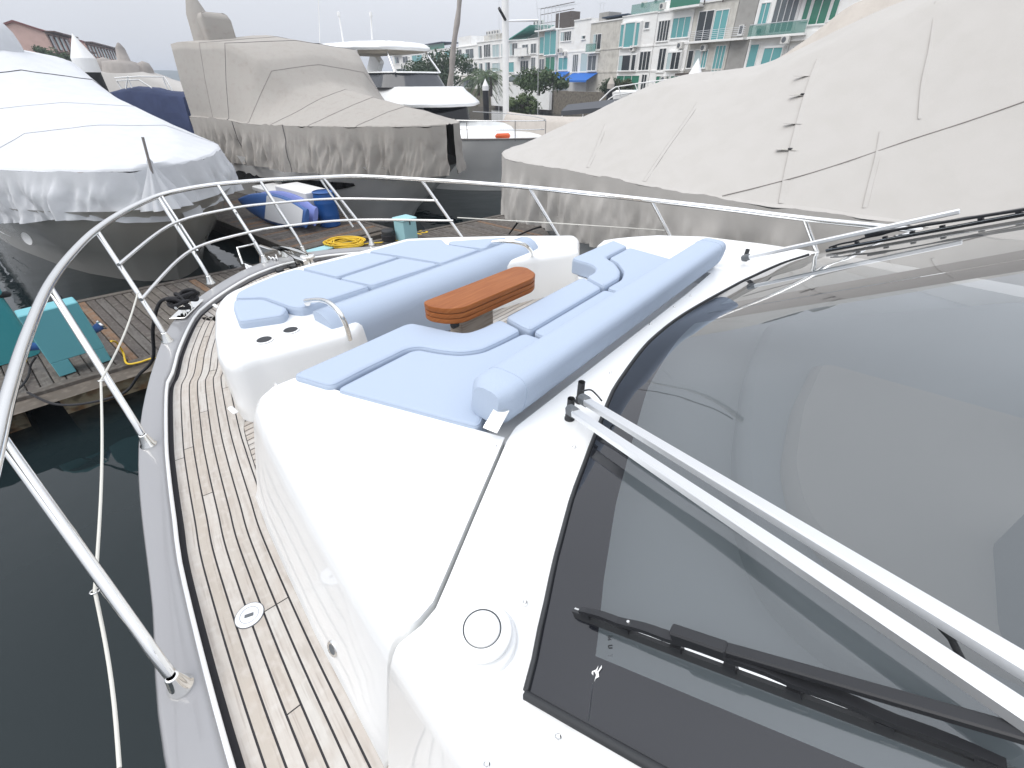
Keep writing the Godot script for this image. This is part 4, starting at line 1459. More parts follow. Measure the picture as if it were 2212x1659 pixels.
# ---------- covered boats
# st: [F, [[half width, y], ... up to the ridge]]; returns rows of points from one hem over the ridge to the other
func cover_rows(sc: float, st: Array, n: int, k: int, fold: float, from: int, to: int, side := 0, tall := 1.0) -> Array:
	var rows := []
	var f0: float = st[0][0]
	var f1: float = st[-1][0]
	var np: int = st[0][1].size()
	for i in n:
		var t := float(i) / (n - 1)
		var f := lerpf(f0, f1, t * (0.35 + 0.65 * t) if f1 > f0 else t)
		if f1 < f0: f = lerpf(f0, f1, t * (0.35 + 0.65 * t))
		var sec := []
		for j in np:
			var aw := []
			var ay := []
			for q in st:
				var key: float = q[0] if f1 > f0 else -q[0]
				aw.append([key, q[1][j][0]]); ay.append([key, q[1][j][1]])
			var fk := f if f1 > f0 else -f
			sec.append(Vector2(curve(aw, fk), curve(ay, fk)))
		var half := []
		for j in range(from, to):
			for m in k: half.append([sec[j].lerp(sec[j + 1], float(m) / k), float(j) + float(m) / k])
		half.append([sec[to], float(to)])
		var row := PackedVector3Array()
		var list := []
		if side <= 0:
			for h in half: list.append([h, -1.0])
		if side >= 0:
			var back := half.duplicate()
			back.reverse()
			if side == 0: back.pop_front()
			for h in back: list.append([h, 1.0])
		for e in list:
			var p: Vector2 = e[0][0]
			var lv: float = e[0][1]
			var down := clampf(1.0 - lv / tall, 0.0, 1.0)
			var skirt := minf(1.0, down * 2.2) * (0.7 + 0.3 * down)
			var wv := fold * (skirt * 1.6 * nz.get_noise_3d(f * 2.3, p.y * 0.35, e[1] * 7.0 + sc) + 0.8 * skirt * nz.get_noise_3d(f * 5.5 + p.y * 1.5, p.y * 1.0, sc) + 0.35 * nz.get_noise_3d(f * 0.9, p.x * 0.9 * e[1], 3.0 + sc) + 0.12 * nz.get_noise_3d(f * 3.0 + p.x * 2.0, p.x * 3.0, 9.0))
			if skirt <= 0.0:
				var near := exp(-(lv - tall) * 3.5)
				wv += fold * near * 0.25 * nz.get_noise_3d(f * 2.6, p.x * 1.2, e[1] * 4.0)
			row.append(fs(f, p.y + wv * (1.0 - skirt), sc + e[1] * (p.x + wv * skirt)))
		rows.append(row)
	return rows
func seam_line(o: Node, rows: Array, idx: int, m: Material, r := 0.008) -> void:
	var path := []
	for p in rows[idx]: path.append(p + Vector3.UP * 0.004)
	var b := MB.new()
	b.tube(path, r, 5)
	part("seam", b, m, o)
func hull_mesh(sc: float, f0: float, fa: float, hb: Array, ytop: Array, rake: float, narrow: float, dir := 1.0) -> MB:
	# hb, ytop: against distance from the stem head
	var b := MB.new()
	var rows := []
	for q in [[0.0, 1.0], [0.04, 0.96], [0.22, 0.76], [0.25, 0.74], [0.5, 0.48], [0.54, 0.45], [0.8, 0.2], [1.0, -0.12]]:
		var row := PackedVector3Array()
		var list := []
		for i in 41:
			var t := i / 40.0
			list.append([t * t * fa, -1.0])
		list.reverse()
		for i in range(1, 41):
			var t := i / 40.0
			list.append([t * t * fa, 1.0])
		for e in list:
			var dist: float = e[0]
			var k := 1.0 - smoothstep(0.0, fa * 0.7, dist)
			var w: float = curve(hb, dist) * (1.0 - (narrow * (0.25 + 0.75 * k)) * q[0])
			if dist <= 0.0: w = 0.0
			row.append(fs(f0 + dir * (dist + rake * q[0] * k), curve(ytop, dist) * q[1], sc + e[1] * w))
		rows.append(row)
	b.grid(rows)
	return b

func neighbours() -> void:
	white_cover_boat()
	tall_cover_boat()
	beside_boat()
	flybridge_boat()
	small_boats()

func white_cover_boat() -> void:
	var sc := 2.68
	var o := thing("covered_motorboat", "motorboat under a pale grey tarpaulin with a gathered point and pole at its bow", "boat", fs(16, 0, sc))
	var off := o.position
	var b := hull_mesh(sc, 10.75, 17.0, [[0.0, 0.0], [0.15, 0.42], [0.5, 0.95], [1.2, 1.5], [2.4, 2.05], [4.0, 2.4], [8.0, 2.6], [17.0, 2.6]], [[0.0, 2.0], [3.0, 1.95], [17.0, 1.85]], 2.3, 0.42)
	part("hull", b, M.hull, o).position = -off
	for e in [[0.72, 0.42, 0.02], [1.15, 0.33, 0.016], [0.45, 0.47, 0.014]]:
		b = MB.new()
		var path := []
		for i in 30:
			var dist := 0.35 + 9.0 * pow(i / 29.0, 1.5)
			var k := 1.0 - smoothstep(0.0, 11.9, dist)
			var q: float = 1.0 - e[0] / 2.15
			var w := curve([[0.0, 0.0], [0.15, 0.42], [0.5, 0.95], [1.2, 1.5], [2.4, 2.05], [4.0, 2.4], [8.0, 2.6], [17.0, 2.6]], dist) * (1.0 - 0.42 * (0.25 + 0.75 * k) * q) + 0.012
			path.append(fs(10.75 + dist + 2.3 * q * k, e[0] * (1.0 + 0.1 * k), sc - w))
		b.tube(path, e[2], 6)
		part("spray_rail", b, M.hull_white, o).position = -off
	var st := []
	for q in [[11.0, 0.0, 2.74], [11.08, 0.3, 2.75], [11.4, 0.8, 2.78], [12.1, 1.4, 2.87], [13.0, 1.9, 3.03], [14.2, 2.28, 3.28], [16.0, 2.5, 3.52], [18.0, 2.6, 3.76], [19.3, 2.6, 4.1], [21.0, 2.6, 4.75], [23.5, 2.6, 5.0], [28.0, 2.6, 5.1]]:
		var rim: float = 2.66 + 0.01 * (q[0] - 10.7)
		var hem: float = 1.72 + 0.12 * sin(q[0] * 1.7)
		st.append([q[0], [[q[1] * 1.05 + 0.05 * minf(1.0, q[1] * 3.0), hem], [q[1] * 1.03 + 0.07 * minf(1.0, q[1] * 3.0), lerpf(hem, rim, 0.45)], [q[1] + 0.03 * minf(1.0, q[1] * 3.0), rim - 0.03], [q[1] * 0.985, rim + 0.01], [q[1] * 0.56, lerpf(rim, q[2], 0.86)], [0.0, q[2]]]])
	# two skirts and the roof
	var left := cover_rows(sc, st, 230, 9, 0.15, 0, 2, -1, 2.0)
	var right := cover_rows(sc, st, 230, 9, 0.15, 0, 2, 1, 2.0)
	for r in [left, right]:
		b = MB.new()
		b.grid(r)
		part("cover_skirt", b, M.cover_w, o, "wrinkled hanging edge of the tarpaulin").position = -off
	var roof := cover_rows(sc, st, 150, 5, 0.05, 2, 5, 0, 2.0)
	b = MB.new()
	b.grid(roof)
	part("cover_roof", b, M.cover_w, o).position = -off
	for k in [46, 72, 98]:
		var path := []
		for p in roof[k]: path.append(p + Vector3.UP * 0.006)
		b = MB.new()
		b.tube(path, 0.012 if k == 98 else 0.006, 5)
		part("seam", b, M.seam_dark if k == 98 else M.cover_w, o).position = -off
	# pole and gathered point
	b = MB.new()
	b.tube([on_f(350, 455, 10.75), on_f(308, 296, 10.75)], 0.022, 8)
	part("pole", b, M.seam, o).position = -off
	b = MB.new()
	var pr := []
	var top := on_f(320, 342, 10.78)
	for q in [[0.02, 0.0], [0.05, 0.06], [0.04, 0.1], [0.12, 0.3], [0.26, 0.6], [0.36, 0.85]]:
		var row := PackedVector3Array()
		for j in 24:
			var a := TAU * j / 24.0
			var rr: float = q[0] * (1.0 + 0.3 * sin(a * 7.0) * minf(q[1] * 3.0, 1.0))
			row.append(top + fs(cos(a) * rr * 0.6, -q[1], sin(a) * rr))
		pr.append(row)
	b.grid(pr, true)
	part("gathered_point", b, M.cover_w, o).position = -off
	b = MB.new()
	b.lathe_smooth(on_s(-6, 95, sc), Vector3.UP, [[0.5, -0.8], [0.5, 0.0], [0.45, 0.28], [0.34, 0.5], [0.16, 0.62], [0.0, 0.65]], 24)
	part("covered_dome", b, M.cover_w, o).position = -off
	b = MB.new()
	b.lathe_smooth(at(60, 515, 1.25), fs(-0.5, 0.1, -1.0), [[0.0, 0.0], [0.12, 0.01], [0.13, 0.02]], 20)
	part("hull_port", b, M.hull_white, o).position = -off
	b = MB.new()
	b.tube(smooth3([at(250, 430, 2.1), at(205, 500, 1.4), at(130, 590, 0.5), at(110, 625, 0.0)], 8), 0.025, 7)
	solo("mooring_line", b, M.rope_black, "dark line hanging from the bow of the pale grey covered boat", "rope")

func tall_cover_boat() -> void:
	var sc := 9.8
	var o := thing("covered_yacht", "tall motor yacht wrapped in a beige cover with a draped skirt and covered mast", "yacht", fs(17, 0, sc))
	var off := o.position
	var b := hull_mesh(sc, 10.6, 18.0, [[0.0, 0.0], [0.2, 0.5], [0.6, 1.0], [1.5, 1.6], [3.0, 2.25], [5.0, 2.75], [8.0, 3.05], [18.0, 3.1]], [[0.0, 1.95], [3.0, 1.92], [18.0, 1.9]], 2.5, 0.3)
	part("hull", b, M.hull_white, o).position = -off
	for q in [[13.2, 16.2, 1.02, 1.4], [16.6, 22.0, 1.02, 1.45]]:
		b = MB.new()
		var row0 := PackedVector3Array()
		var row1 := PackedVector3Array()
		for i in 16:
			var t := i / 15.0
			var f := lerpf(q[0], q[1], t)
			for yy in [q[2] + (0.3 * pow(1.0 - t, 3.0) if q[0] < 14.0 else 0.0), q[3]]:
				var dist := f - 10.35
				var kk := 1.0 - smoothstep(0.0, 12.6, dist)
				var qq: float = 1.0 - yy / 2.15
				var ds := dist - 2.5 * qq * kk
				var w := curve([[0.0, 0.0], [0.2, 0.5], [0.6, 1.0], [1.5, 1.6], [3.0, 2.25], [5.0, 2.75], [8.0, 3.05], [18.0, 3.1]], ds) * (1.0 - 0.3 * (0.25 + 0.75 * (1.0 - smoothstep(0.0, 12.6, ds))) * qq) + 0.02
				if yy < q[3]: row0.append(fs(f, yy, sc - w))
				else: row1.append(fs(f, yy, sc - w))
		b.grid([row0, row1])
		part("hull_window", b, M.dark_glass, o).position = -off
	var st := []
	# F, half beam, rim, shoulder width, shoulder y, ridge
	for q in [[10.5, 0.12, 2.98, 0.05, 3.0, 3.02], [10.7, 0.55, 2.98, 0.2, 3.02, 3.08], [11.4, 1.25, 2.97, 0.5, 3.15, 3.26], [12.6, 1.9, 2.95, 0.7, 3.28, 3.4], [14.0, 2.4, 2.93, 0.8, 3.4, 3.6], [15.4, 2.75, 2.9, 0.9, 3.55, 3.78], [16.2, 2.85, 2.9, 1.3, 3.8, 3.98], [16.9, 2.9, 2.9, 1.9, 4.5, 4.72], [17.8, 2.95, 2.95, 2.3, 4.95, 5.12], [19.0, 3.0, 2.95, 2.6, 5.0, 5.28], [19.8, 3.05, 2.95, 2.85, 5.05, 5.36], [20.8, 3.08, 2.95, 2.88, 5.03, 5.4]]:
		var hem: float = 1.68 + 0.03 * sin(q[0] * 2.0)
		st.append([q[0], [[q[1] * 1.02, hem], [q[1] + 0.02, q[2]], [q[1] * 0.98, q[2] + 0.03], [lerpf(q[1], q[3], 0.5), lerpf(q[2], q[4], 0.5)], [q[3], q[4]], [0.0, q[5]]]])
	for sd in [-1, 1]:
		b = MB.new()
		b.grid(cover_rows(sc, st, 260, 14, 0.15, 0, 1, sd))
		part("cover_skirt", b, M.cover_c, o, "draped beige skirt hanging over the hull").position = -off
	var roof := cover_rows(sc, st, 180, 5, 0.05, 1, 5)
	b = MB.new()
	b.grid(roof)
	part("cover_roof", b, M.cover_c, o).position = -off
	for k in [58, 88, 112, 130, 146, 160]:
		var path := []
		for p in roof[k]: path.append(p + Vector3.UP * 0.005)
		b = MB.new()
		b.tube(path, 0.007, 5)
		part("seam", b, M.seam if k != 146 else M.seam_dark, o).position = -off
	var side := cover_rows(sc, st, 260, 14, 0.15, 0, 1, -1)
	for k in [150, 205]:
		var path := []
		for p in side[k]: path.append(p + fs(0, 0, -0.012))
		b = MB.new()
		b.tube(path, 0.008, 5)
		part("skirt_lacing", b, M.seam_dark, o).position = -off
	# aft closing cloth
	b = MB.new()
	var last: PackedVector3Array = cover_rows(sc, st, 3, 5, 0.0, 0, 5)[-1]
	b.fan(last)
	part("aft_cloth", b, M.cover_c, o).position = -off
	# covered mast and dome
	var c := on_f(470, 77, 19.9)
	b = MB.new()
	b.loft(fillet(poly_fs([[-0.35, -0.5], [-0.35, 0.5], [0.35, 0.5], [0.35, -0.5]]), 0.15), [[0.0, -0.3], [0.02, 0.4], [0.1, 0.55], [0.22, 0.6]])
	part("covered_dome", b, M.cover_c, o).position = -off + c
	b = MB.new()
	var pr := []
	for q in [[-0.3, 0.42], [0.55, 0.32], [0.95, 0.17], [1.25, 0.07], [1.4, 0.02]]:
		var row := PackedVector3Array()
		for j in 14: row.append(fs(0.25 + cos(TAU * j / 14.0) * q[1] + q[0] * 0.2, q[0], -0.3 + sin(TAU * j / 14.0) * q[1]))
		pr.append(row)
	b.grid(pr, true)
	part("covered_mast", b, M.cover_c, o).position = -off + c

# the point of a cloth that shows at a pixel of the photograph
func pick_on(rows: Array, u: float, v: float) -> Vector3:
	var d := ray(u, v).normalized()
	var best := Vector3.ZERO
	var far := 1e9
	for r in rows.size() - 1:
		for c in rows[r].size() - 1:
			var e: Vector3 = rows[r][c] - EYE
			if e.dot(d) < 0.985 * e.length(): continue
			for t in [[rows[r][c], rows[r][c + 1], rows[r + 1][c]], [rows[r][c + 1], rows[r + 1][c + 1], rows[r + 1][c]]]:
				var hit = Geometry3D.ray_intersects_triangle(EYE, d, t[0], t[1], t[2])
				if hit != null and EYE.distance_to(hit) < far:
					far = EYE.distance_to(hit); best = hit
	if far > 1e8:
		var score := -9.0
		for r in rows:
			for p in r:
				var k: float = (p - EYE).normalized().dot(d)
				if k > score: score = k; best = p
	return best
func cloth_strip(o: Node3D, off: Vector3, rows: Array, px: Array, w: float, m: Material) -> void:
	var pts := []
	for q in px: pts.append(pick_on(rows, q[0], q[1]))
	pts = smooth3(pts, 6)
	var r0 := PackedVector3Array()
	var r1 := PackedVector3Array()
	for i in pts.size():
		var t: Vector3 = (pts[mini(i + 1, pts.size() - 1)] - pts[maxi(i - 1, 0)]).normalized()
		var s := t.cross(Vector3.UP).normalized() * w
		r0.append(pts[i] + s + Vector3.UP * 0.006); r1.append(pts[i] - s + Vector3.UP * 0.006)
	var b := MB.new()
	b.grid([r0, r1])
	for r in [r0, r1]:
		var e := []
		for p in r: e.append(p)
		b.tube(e, 0.0025, 4)
	part("seam_strip", b, m, o).position = -off

func beside_boat() -> void:
	var sc := 9.35
	var o := thing("covered_yacht", "huge yacht under a taut beige cover alongside the far rail", "yacht", fs(2, 0, sc))
	var off := o.position
	var b := hull_mesh(sc, 6.95, 14.0, [[0.0, 0.0], [0.2, 0.9], [0.6, 1.6], [1.3, 2.1], [2.6, 2.25], [5.0, 2.6], [14.0, 2.7]], [[0.0, 1.9], [14.0, 1.85]], 2.2, 0.4, -1.0)
	part("hull", b, M.hull_white, o).position = -off
	var st := []
	for q in [[7.32, 0.1, 2.78, 2.8], [7.2, 0.8, 2.78, 2.84], [6.85, 1.5, 2.78, 2.96], [6.3, 2.0, 2.77, 3.2], [5.7, 2.16, 2.76, 3.43], [4.9, 2.22, 2.75, 3.76], [4.25, 2.35, 2.75, 3.99], [3.75, 2.48, 2.75, 4.1], [3.1, 2.62, 2.75, 4.15], [2.45, 2.75, 2.74, 4.25], [1.86, 2.8, 2.74, 4.5], [1.35, 2.8, 2.74, 4.74], [0.7, 2.75, 2.74, 5.0], [-0.1, 2.75, 2.74, 5.35], [-1.5, 2.75, 2.74, 5.7], [-5.0, 2.75, 2.74, 5.9]]:
		st.append([q[0], [[q[1] + 0.02, 1.62 + 0.03 * sin(q[0] * 2.5)], [q[1] + 0.03, q[2] - 0.03], [q[1] * 0.985, q[2]], [q[1] * 0.5, lerpf(q[2], q[3], 0.55)], [q[1] * 0.2, lerpf(q[2], q[3], 0.88)], [0.0, q[3]]]])
	for sd in [-1, 1]:
		b = MB.new()
		b.grid(cover_rows(sc, st, 240, 14, 0.13, 0, 1, sd))
		part("cover_skirt", b, M.cover, o, "creased beige skirt of the cover").position = -off
	var roof := cover_rows(sc, st, 200, 7, 0.05, 1, 5)
	b = MB.new()
	b.grid(roof)
	part("cover_roof", b, M.cover, o, "smooth beige cover roof").position = -off
	# welded seams and the laced opening
	for q in [[[1330, 218], [1305, 280], [1285, 330], [1270, 362]], [[1545, 158], [1500, 235], [1440, 320], [1392, 392]], [[2025, 2], [2012, 100], [1995, 180], [1988, 258]], [[1905, 285], [1895, 340], [1880, 400], [1868, 450]]]:
		cloth_strip(o, off, roof, q, 0.025, M.cover)
	var lace := [[1772, 128], [1752, 182], [1732, 250], [1714, 320], [1700, 385], [1690, 440]]
	cloth_strip(o, off, roof, lace, 0.045, M.cover)
	var picks := []
	for q in [[1742, 165], [1733, 207], [1722, 268], [1706, 325]]: picks.append(pick_on(roof, q[0], q[1]))
	for k in 4:
		b = MB.new()
		b.bar(picks[k] + fs(0.16, 0.004, -0.03), picks[k] + fs(-0.16, 0.004, 0.03), 0.05, 0.004, Vector3.UP)
		part("strap", b, M.cover, o).position = -off
		if k % 2 == 0: continue
		b = MB.new()
		b.bar(picks[k] + fs(0.1, 0.012, -0.02), picks[k] + fs(-0.1, 0.012, 0.02), 0.014, 0.01)
		part("strap_end", b, M.rope_white, o).position = -off
		b = MB.new()
		b.box(picks[k] + Vector3.UP * 0.02, Vector3(0.06, 0.02, 0.04), Basis(Vector3.UP, 0.7), 0.005)
		part("buckle", b, M.black, o).position = -off
	b = MB.new()
	var path := []
	for q in [[2230, 214], [2140, 246], [2060, 273], [1960, 305], [1850, 343], [1750, 375], [1650, 402], [1560, 424]]: path.append(pick_on(roof, q[0], q[1]) + Vector3.UP * 0.006)
	b.tube(smooth3(path, 5), 0.006, 5)
	part("diagonal_seam", b, M.seam, o).position = -off
	b = MB.new()
	b.tube([at(1126, 470, 1.75), at(1100, 505, 0.55)], 0.022, 7)
	b.tube(smooth3([at(1200, 488, 1.6), at(1160, 492, 1.0), at(1115, 510, 0.55)], 6), 0.022, 7)
	solo("mooring_line", b, M.rope_black, "dark mooring lines from the huge beige covered yacht to the walkway", "rope")
	# taller cover behind it
	sc = 15.5
	o = thing("covered_yacht", "taupe covered yacht whose folded cover rises behind the huge beige one", "yacht", fs(0, 0, sc))
	off = o.position
	var ridge := []
	for q in [[1655, 139], [1700, 112], [1740, 85], [1780, 55], [1835, 15], [1900, -15], [2050, -60], [2300, -100]]:
		var p := on_s(q[0], q[1], sc - 1.0)
		ridge.append([ff(p), p.y])
	st = []
	for q in ridge:
		st.append([q[0], [[2.6, 1.6], [2.6, 2.6], [2.5, 2.64], [1.9, lerpf(2.6, q[1], 0.6)], [1.0, q[1]], [0.0, q[1] + 0.06]]])
	b = MB.new()
	b.grid(cover_rows(sc, st, 120, 7, 0.16, 0, 5))
	part("cover", b, M.cover_b, o).position = -off
	b = hull_mesh(sc, ridge[0][0] + 0.6, 12.0, [[0.0, 0.0], [0.5, 1.2], [2.0, 2.2], [5.0, 2.6], [12.0, 2.6]], [[0.0, 2.2], [12.0, 2.0]], 2.0, 0.4, -1.0)
	part("hull", b, M.hull_white, o).position = -off

func flybridge_boat() -> void:
	var sc := 16.2
	var o := thing("flybridge_yacht", "white flybridge yacht with hardtop and dark windows behind the beige covered one", "yacht", fs(18, 0, sc))
	var off := o.position
	var hb := [[0.0, 0.0], [0.3, 0.5], [1.0, 1.15], [2.2, 1.95], [4.0, 2.5], [8.0, 2.75], [18.0, 2.75]]
	var b := hull_mesh(sc, 12.0, 18.0, hb, [[0.0, 2.12], [6.0, 2.0], [18.0, 1.9]], 1.6, 0.12)
	part("hull", b, M.hull_white, o).position = -off
	b = MB.new()
	var pl := PackedVector2Array()
	for i in 25:
		var dd := 18.0 * pow(i / 24.0, 2.0)
		pl.append(v2(fs(12.05 + dd, 0, sc - maxf(curve(hb, dd) - 0.03, 0.01))))
	for i in range(24, 0, -1):
		var dd := 18.0 * pow(i / 24.0, 2.0)
		pl.append(v2(fs(12.05 + dd, 0, sc + curve(hb, dd) - 0.03)))
	b.flat_poly(pl, 2.03)
	part("foredeck", b, M.gel, o).position = -off
	b = MB.new()
	var rub := []
	for i in 30:
		var dd := 14.0 * pow(i / 29.0, 1.7)
		rub.append(fs(12.0 + dd, curve([[0.0, 2.12], [6.0, 2.0], [18.0, 1.9]], dd), sc - curve(hb, dd) - 0.01))
	b.tube(rub, 0.03, 6)
	part("rubbing_strake", b, M.seam, o).position = -off
	b = MB.new()
	var wr0 := PackedVector3Array()
	var wr1 := PackedVector3Array()
	for i in 14:
		var t := i / 13.0
		var f := lerpf(14.9, 19.5, t)
		var dd := f - 12.0
		wr0.append(fs(f, 0.95 + 0.25 * pow(1 - t, 2), sc - curve(hb, dd - 0.7) * 0.965 - 0.03)); wr1.append(fs(f, 1.42, sc - curve(hb, dd - 0.45) * 0.98 - 0.03))
	b.grid([wr0, wr1])
	part("hull_window", b, M.dark_glass, o).position = -off
	# coachroof forward of the deckhouse
	b = MB.new()
	b.loft(fillet(poly_fs([[13.6, sc - 0.4], [13.6, sc + 0.4], [15.0, sc + 1.6], [17.5, sc + 1.9], [17.5, sc - 1.9], [15.0, sc - 1.6]]), 0.3), [[0.0, 2.0], [0.12, 2.3], [0.25, 2.42], [0.4, 2.46]])
	part("coachroof", b, M.gel, o).position = -off
	# dark glazed deckhouse
	b = MB.new()
	b.loft(fillet(poly_fs([[17.20, sc - 1.2], [17.20, sc + 1.2], [18.10, sc + 2.15], [26.10, sc + 2.3], [26.10, sc - 2.3], [18.10, sc - 2.15]]), 0.25), [[-0.1, 2.1], [0.0, 2.4], [0.12, 3.12]])
	part("deckhouse_glass", b, M.dark_glass, o).position = -off
	for q in [[17.0, -1.72], [18.9, -2.28], [21.0, -2.33]]:
		b = MB.new()
		b.bar(fs(q[0], 2.3, sc + q[1]), fs(q[0] + 0.25, 3.1, sc + q[1] + 0.1), 0.09, 0.05, fs(1, 0, 0))
		part("window_pillar", b, M.smoke_glass, o).position = -off
	# brow and flybridge coaming
	b = MB.new()
	b.loft(fillet(poly_fs([[16.35, sc - 0.8], [16.35, sc + 0.8], [17.40, sc + 2.2], [26.70, sc + 2.6], [26.70, sc - 2.6], [17.40, sc - 2.2]]), 0.5), [[0.15, 3.06], [0.0, 3.12], [0.04, 3.22], [0.35, 3.45], [0.6, 3.62], [0.75, 3.78], [0.9, 3.8]])
	part("flybridge_brow", b, M.gel, o).position = -off
	b = MB.new()
	b.loft(fillet(poly_fs([[18.40, sc - 0.9], [18.40, sc + 0.9], [19.50, sc + 1.85], [24.40, sc + 2.0], [24.40, sc - 2.0], [19.50, sc - 1.85]]), 0.5), [[0.0, 3.76], [0.32, 4.28], [0.33, 4.3]])
	part("flybridge_windscreen", b, M.smoke_glass, o, "smoked flybridge windscreen").position = -off
	b = MB.new()
	b.loft(fillet(poly_fs([[18.68, sc - 0.9], [18.68, sc + 0.9], [19.75, sc + 1.6], [24.30, sc + 1.75], [24.30, sc - 1.75], [19.75, sc - 1.6]]), 0.4), [[0.0, 4.29], [-0.03, 4.31], [0.0, 4.34], [0.05, 4.35]])
	part("windscreen_rim", b, M.gel, o).position = -off
	# hardtop
	b = MB.new()
	b.loft(fillet(poly_fs([[19.60, sc - 1.3], [19.40, sc], [19.60, sc + 1.3], [21.40, sc + 2.2], [26.00, sc + 2.3], [26.00, sc - 2.3], [21.40, sc - 2.2]]), 0.4), [[0.1, 5.14], [0.0, 5.2], [0.03, 5.3], [0.25, 5.42], [0.8, 5.5], [1.2, 5.53]])
	part("hardtop", b, M.gel, o).position = -off
	b = MB.new()
	b.flat_poly(fillet(poly_fs([[19.70, sc - 1.2], [19.70, sc + 1.2], [21.40, sc + 2.08], [25.80, sc + 2.15], [25.80, sc - 2.15], [21.40, sc - 2.08]]), 0.4), 5.145, true)
	part("hardtop_soffit", b, M.soffit, o, "beige underside of the hardtop").position = -off
	b = MB.new()
	b.loft(fillet(poly_fs([[20.60, sc - 1.0], [20.60, sc + 1.0], [24.40, sc + 1.5], [24.40, sc - 1.5]]), 0.2), [[0.0, 5.14], [0.08, 5.06], [0.12, 5.06]], true)
	part("soffit_panel", b, M.soffit, o).position = -off
	for sd in [-1.0, 1.0]:
		b = MB.new()
		b.bar(fs(26.2, 3.8, sc + sd * 2.2), fs(24.8, 5.16, sc + sd * 2.0), 0.35, 0.9, fs(1, 0.6, 0), 0.08)
		part("hardtop_arch", b, M.gel, o).position = -off
		b = MB.new()
		b.tube([fs(19.2, 4.3, sc + sd * 1.35), fs(19.9, 5.15, sc + sd * 1.1)], 0.045, 8)
		part("hardtop_post", b, M.steel, o).position = -off
	b = MB.new()
	b.tube([fs(21.4, 4.32, sc - 1.7), fs(21.3, 4.8, sc - 1.75), fs(21.0, 5.15, sc - 1.9)], 0.05, 8)
	part("hardtop_post", b, M.white, o).position = -off
	for q in [[690, 95, 688, 0], [741, 88, 732, 32], [803, 80, 801, 33]]:
		b = MB.new()
		var p0 := on_s(q[0], q[1], sc - 0.5)
		var p1 := on_s(q[2], q[3], sc - 0.5)
		b.tube([p0 - Vector3.UP * 0.1, p1], 0.022 if q[0] < 700 else 0.04, 6)
		if q[0] > 700: b.lathe(p1, Vector3.UP, [[0.07, -0.05], [0.07, 0.1], [0.0, 0.12]], 10)
		part("antenna", b, M.white, o).position = -off
	# rail on the bow
	var tp := []
	var md := []
	for i in 16:
		var dd := 6.5 * pow(i / 15.0, 1.6)
		tp.append(fs(11.9 + dd, 2.72, sc - curve(hb, dd) + 0.05))
		md.append(fs(11.95 + dd, 2.42, sc - curve(hb, dd) + 0.03))
	for q in [tp, md]:
		b = MB.new()
		b.tube(q, 0.02, 6)
		part("rail", b, M.steel, o).position = -off
	for k in [0, 4, 8, 11, 13]:
		b = MB.new()
		b.tube([tp[k], tp[k] + Vector3.DOWN * 0.68], 0.018, 6)
		part("stanchion", b, M.steel, o).position = -off
	tp = []
	for i in 16:
		var dd := 6.5 * pow(i / 15.0, 1.6)
		tp.append(fs(11.9 + dd, 2.72, sc + curve(hb, dd) - 0.05))
	b = MB.new()
	b.tube(tp, 0.02, 6)
	part("rail", b, M.steel, o).position = -off
	# life ring in an orange case
	b = MB.new()
	var rp := at(1086, 294, 2.3)
	b.box(Vector3.ZERO, Vector3(0.62, 0.2, 0.16), Basis(Vector3.UP, 0.3), 0.07)
	var lr := solo("life_buoy", b, M.orange, "orange life buoy lying on the white foredeck", "life buoy")
	lr.position = on_s(1086, 294, sc - 1.05)

func pile(label: String, c: Vector3, r: float, ycap: float, m: Material) -> void:
	var o := thing("mooring_pile", label, "pile", Vector3(c.x, 0, c.z), "mooring piles with pointed caps")
	var b := MB.new()
	b.lathe_smooth(Vector3.ZERO, Vector3.UP, [[r * 0.92, -1.0], [r * 0.92, ycap - r * 1.1]], 20)
	part("shaft", b, M.pile, o)
	b = MB.new()
	b.lathe(Vector3.ZERO, Vector3.UP, [[r * 0.9, ycap - r * 1.15], [r, ycap - r * 1.15], [r, ycap], [0.0, ycap + r * 2.0]], 20)
	part("cap", b, m, o)

func ridge_boat(called: String, label: String, cat: String, z: float, outline: Array, depth: float, low: float, m: Material, group := "") -> Node3D:
	# a boat far off: the outline of its cover at its own distance, drawn out to its real depth
	var c := az(outline[0][0], outline[0][1], z)
	var o := thing(called, label, cat, Vector3(c.x, 0, c.z), group)
	var rows := []
	for q in [[0.0, 0.0], [0.12, 0.9], [0.5, 1.0], [0.88, 0.9], [1.0, 0.0]]:
		var row := PackedVector3Array()
		for i in outline.size():
			var p := az(outline[i][0], outline[i][1], z)
			row.append(Vector3(p.x - c.x, lerpf(low, p.y, q[1]), p.z - c.z + depth * (0.5 - q[0])))
		rows.append(row)
	var b := MB.new()
	b.grid(rows)
	b.fan(PackedVector3Array([rows[0][0], rows[1][0], rows[2][0], rows[3][0], rows[4][0]]))
	b.fan(PackedVector3Array([rows[0][-1], rows[1][-1], rows[2][-1], rows[3][-1], rows[4][-1]]))
	part("cover", b, m, o)
	return o

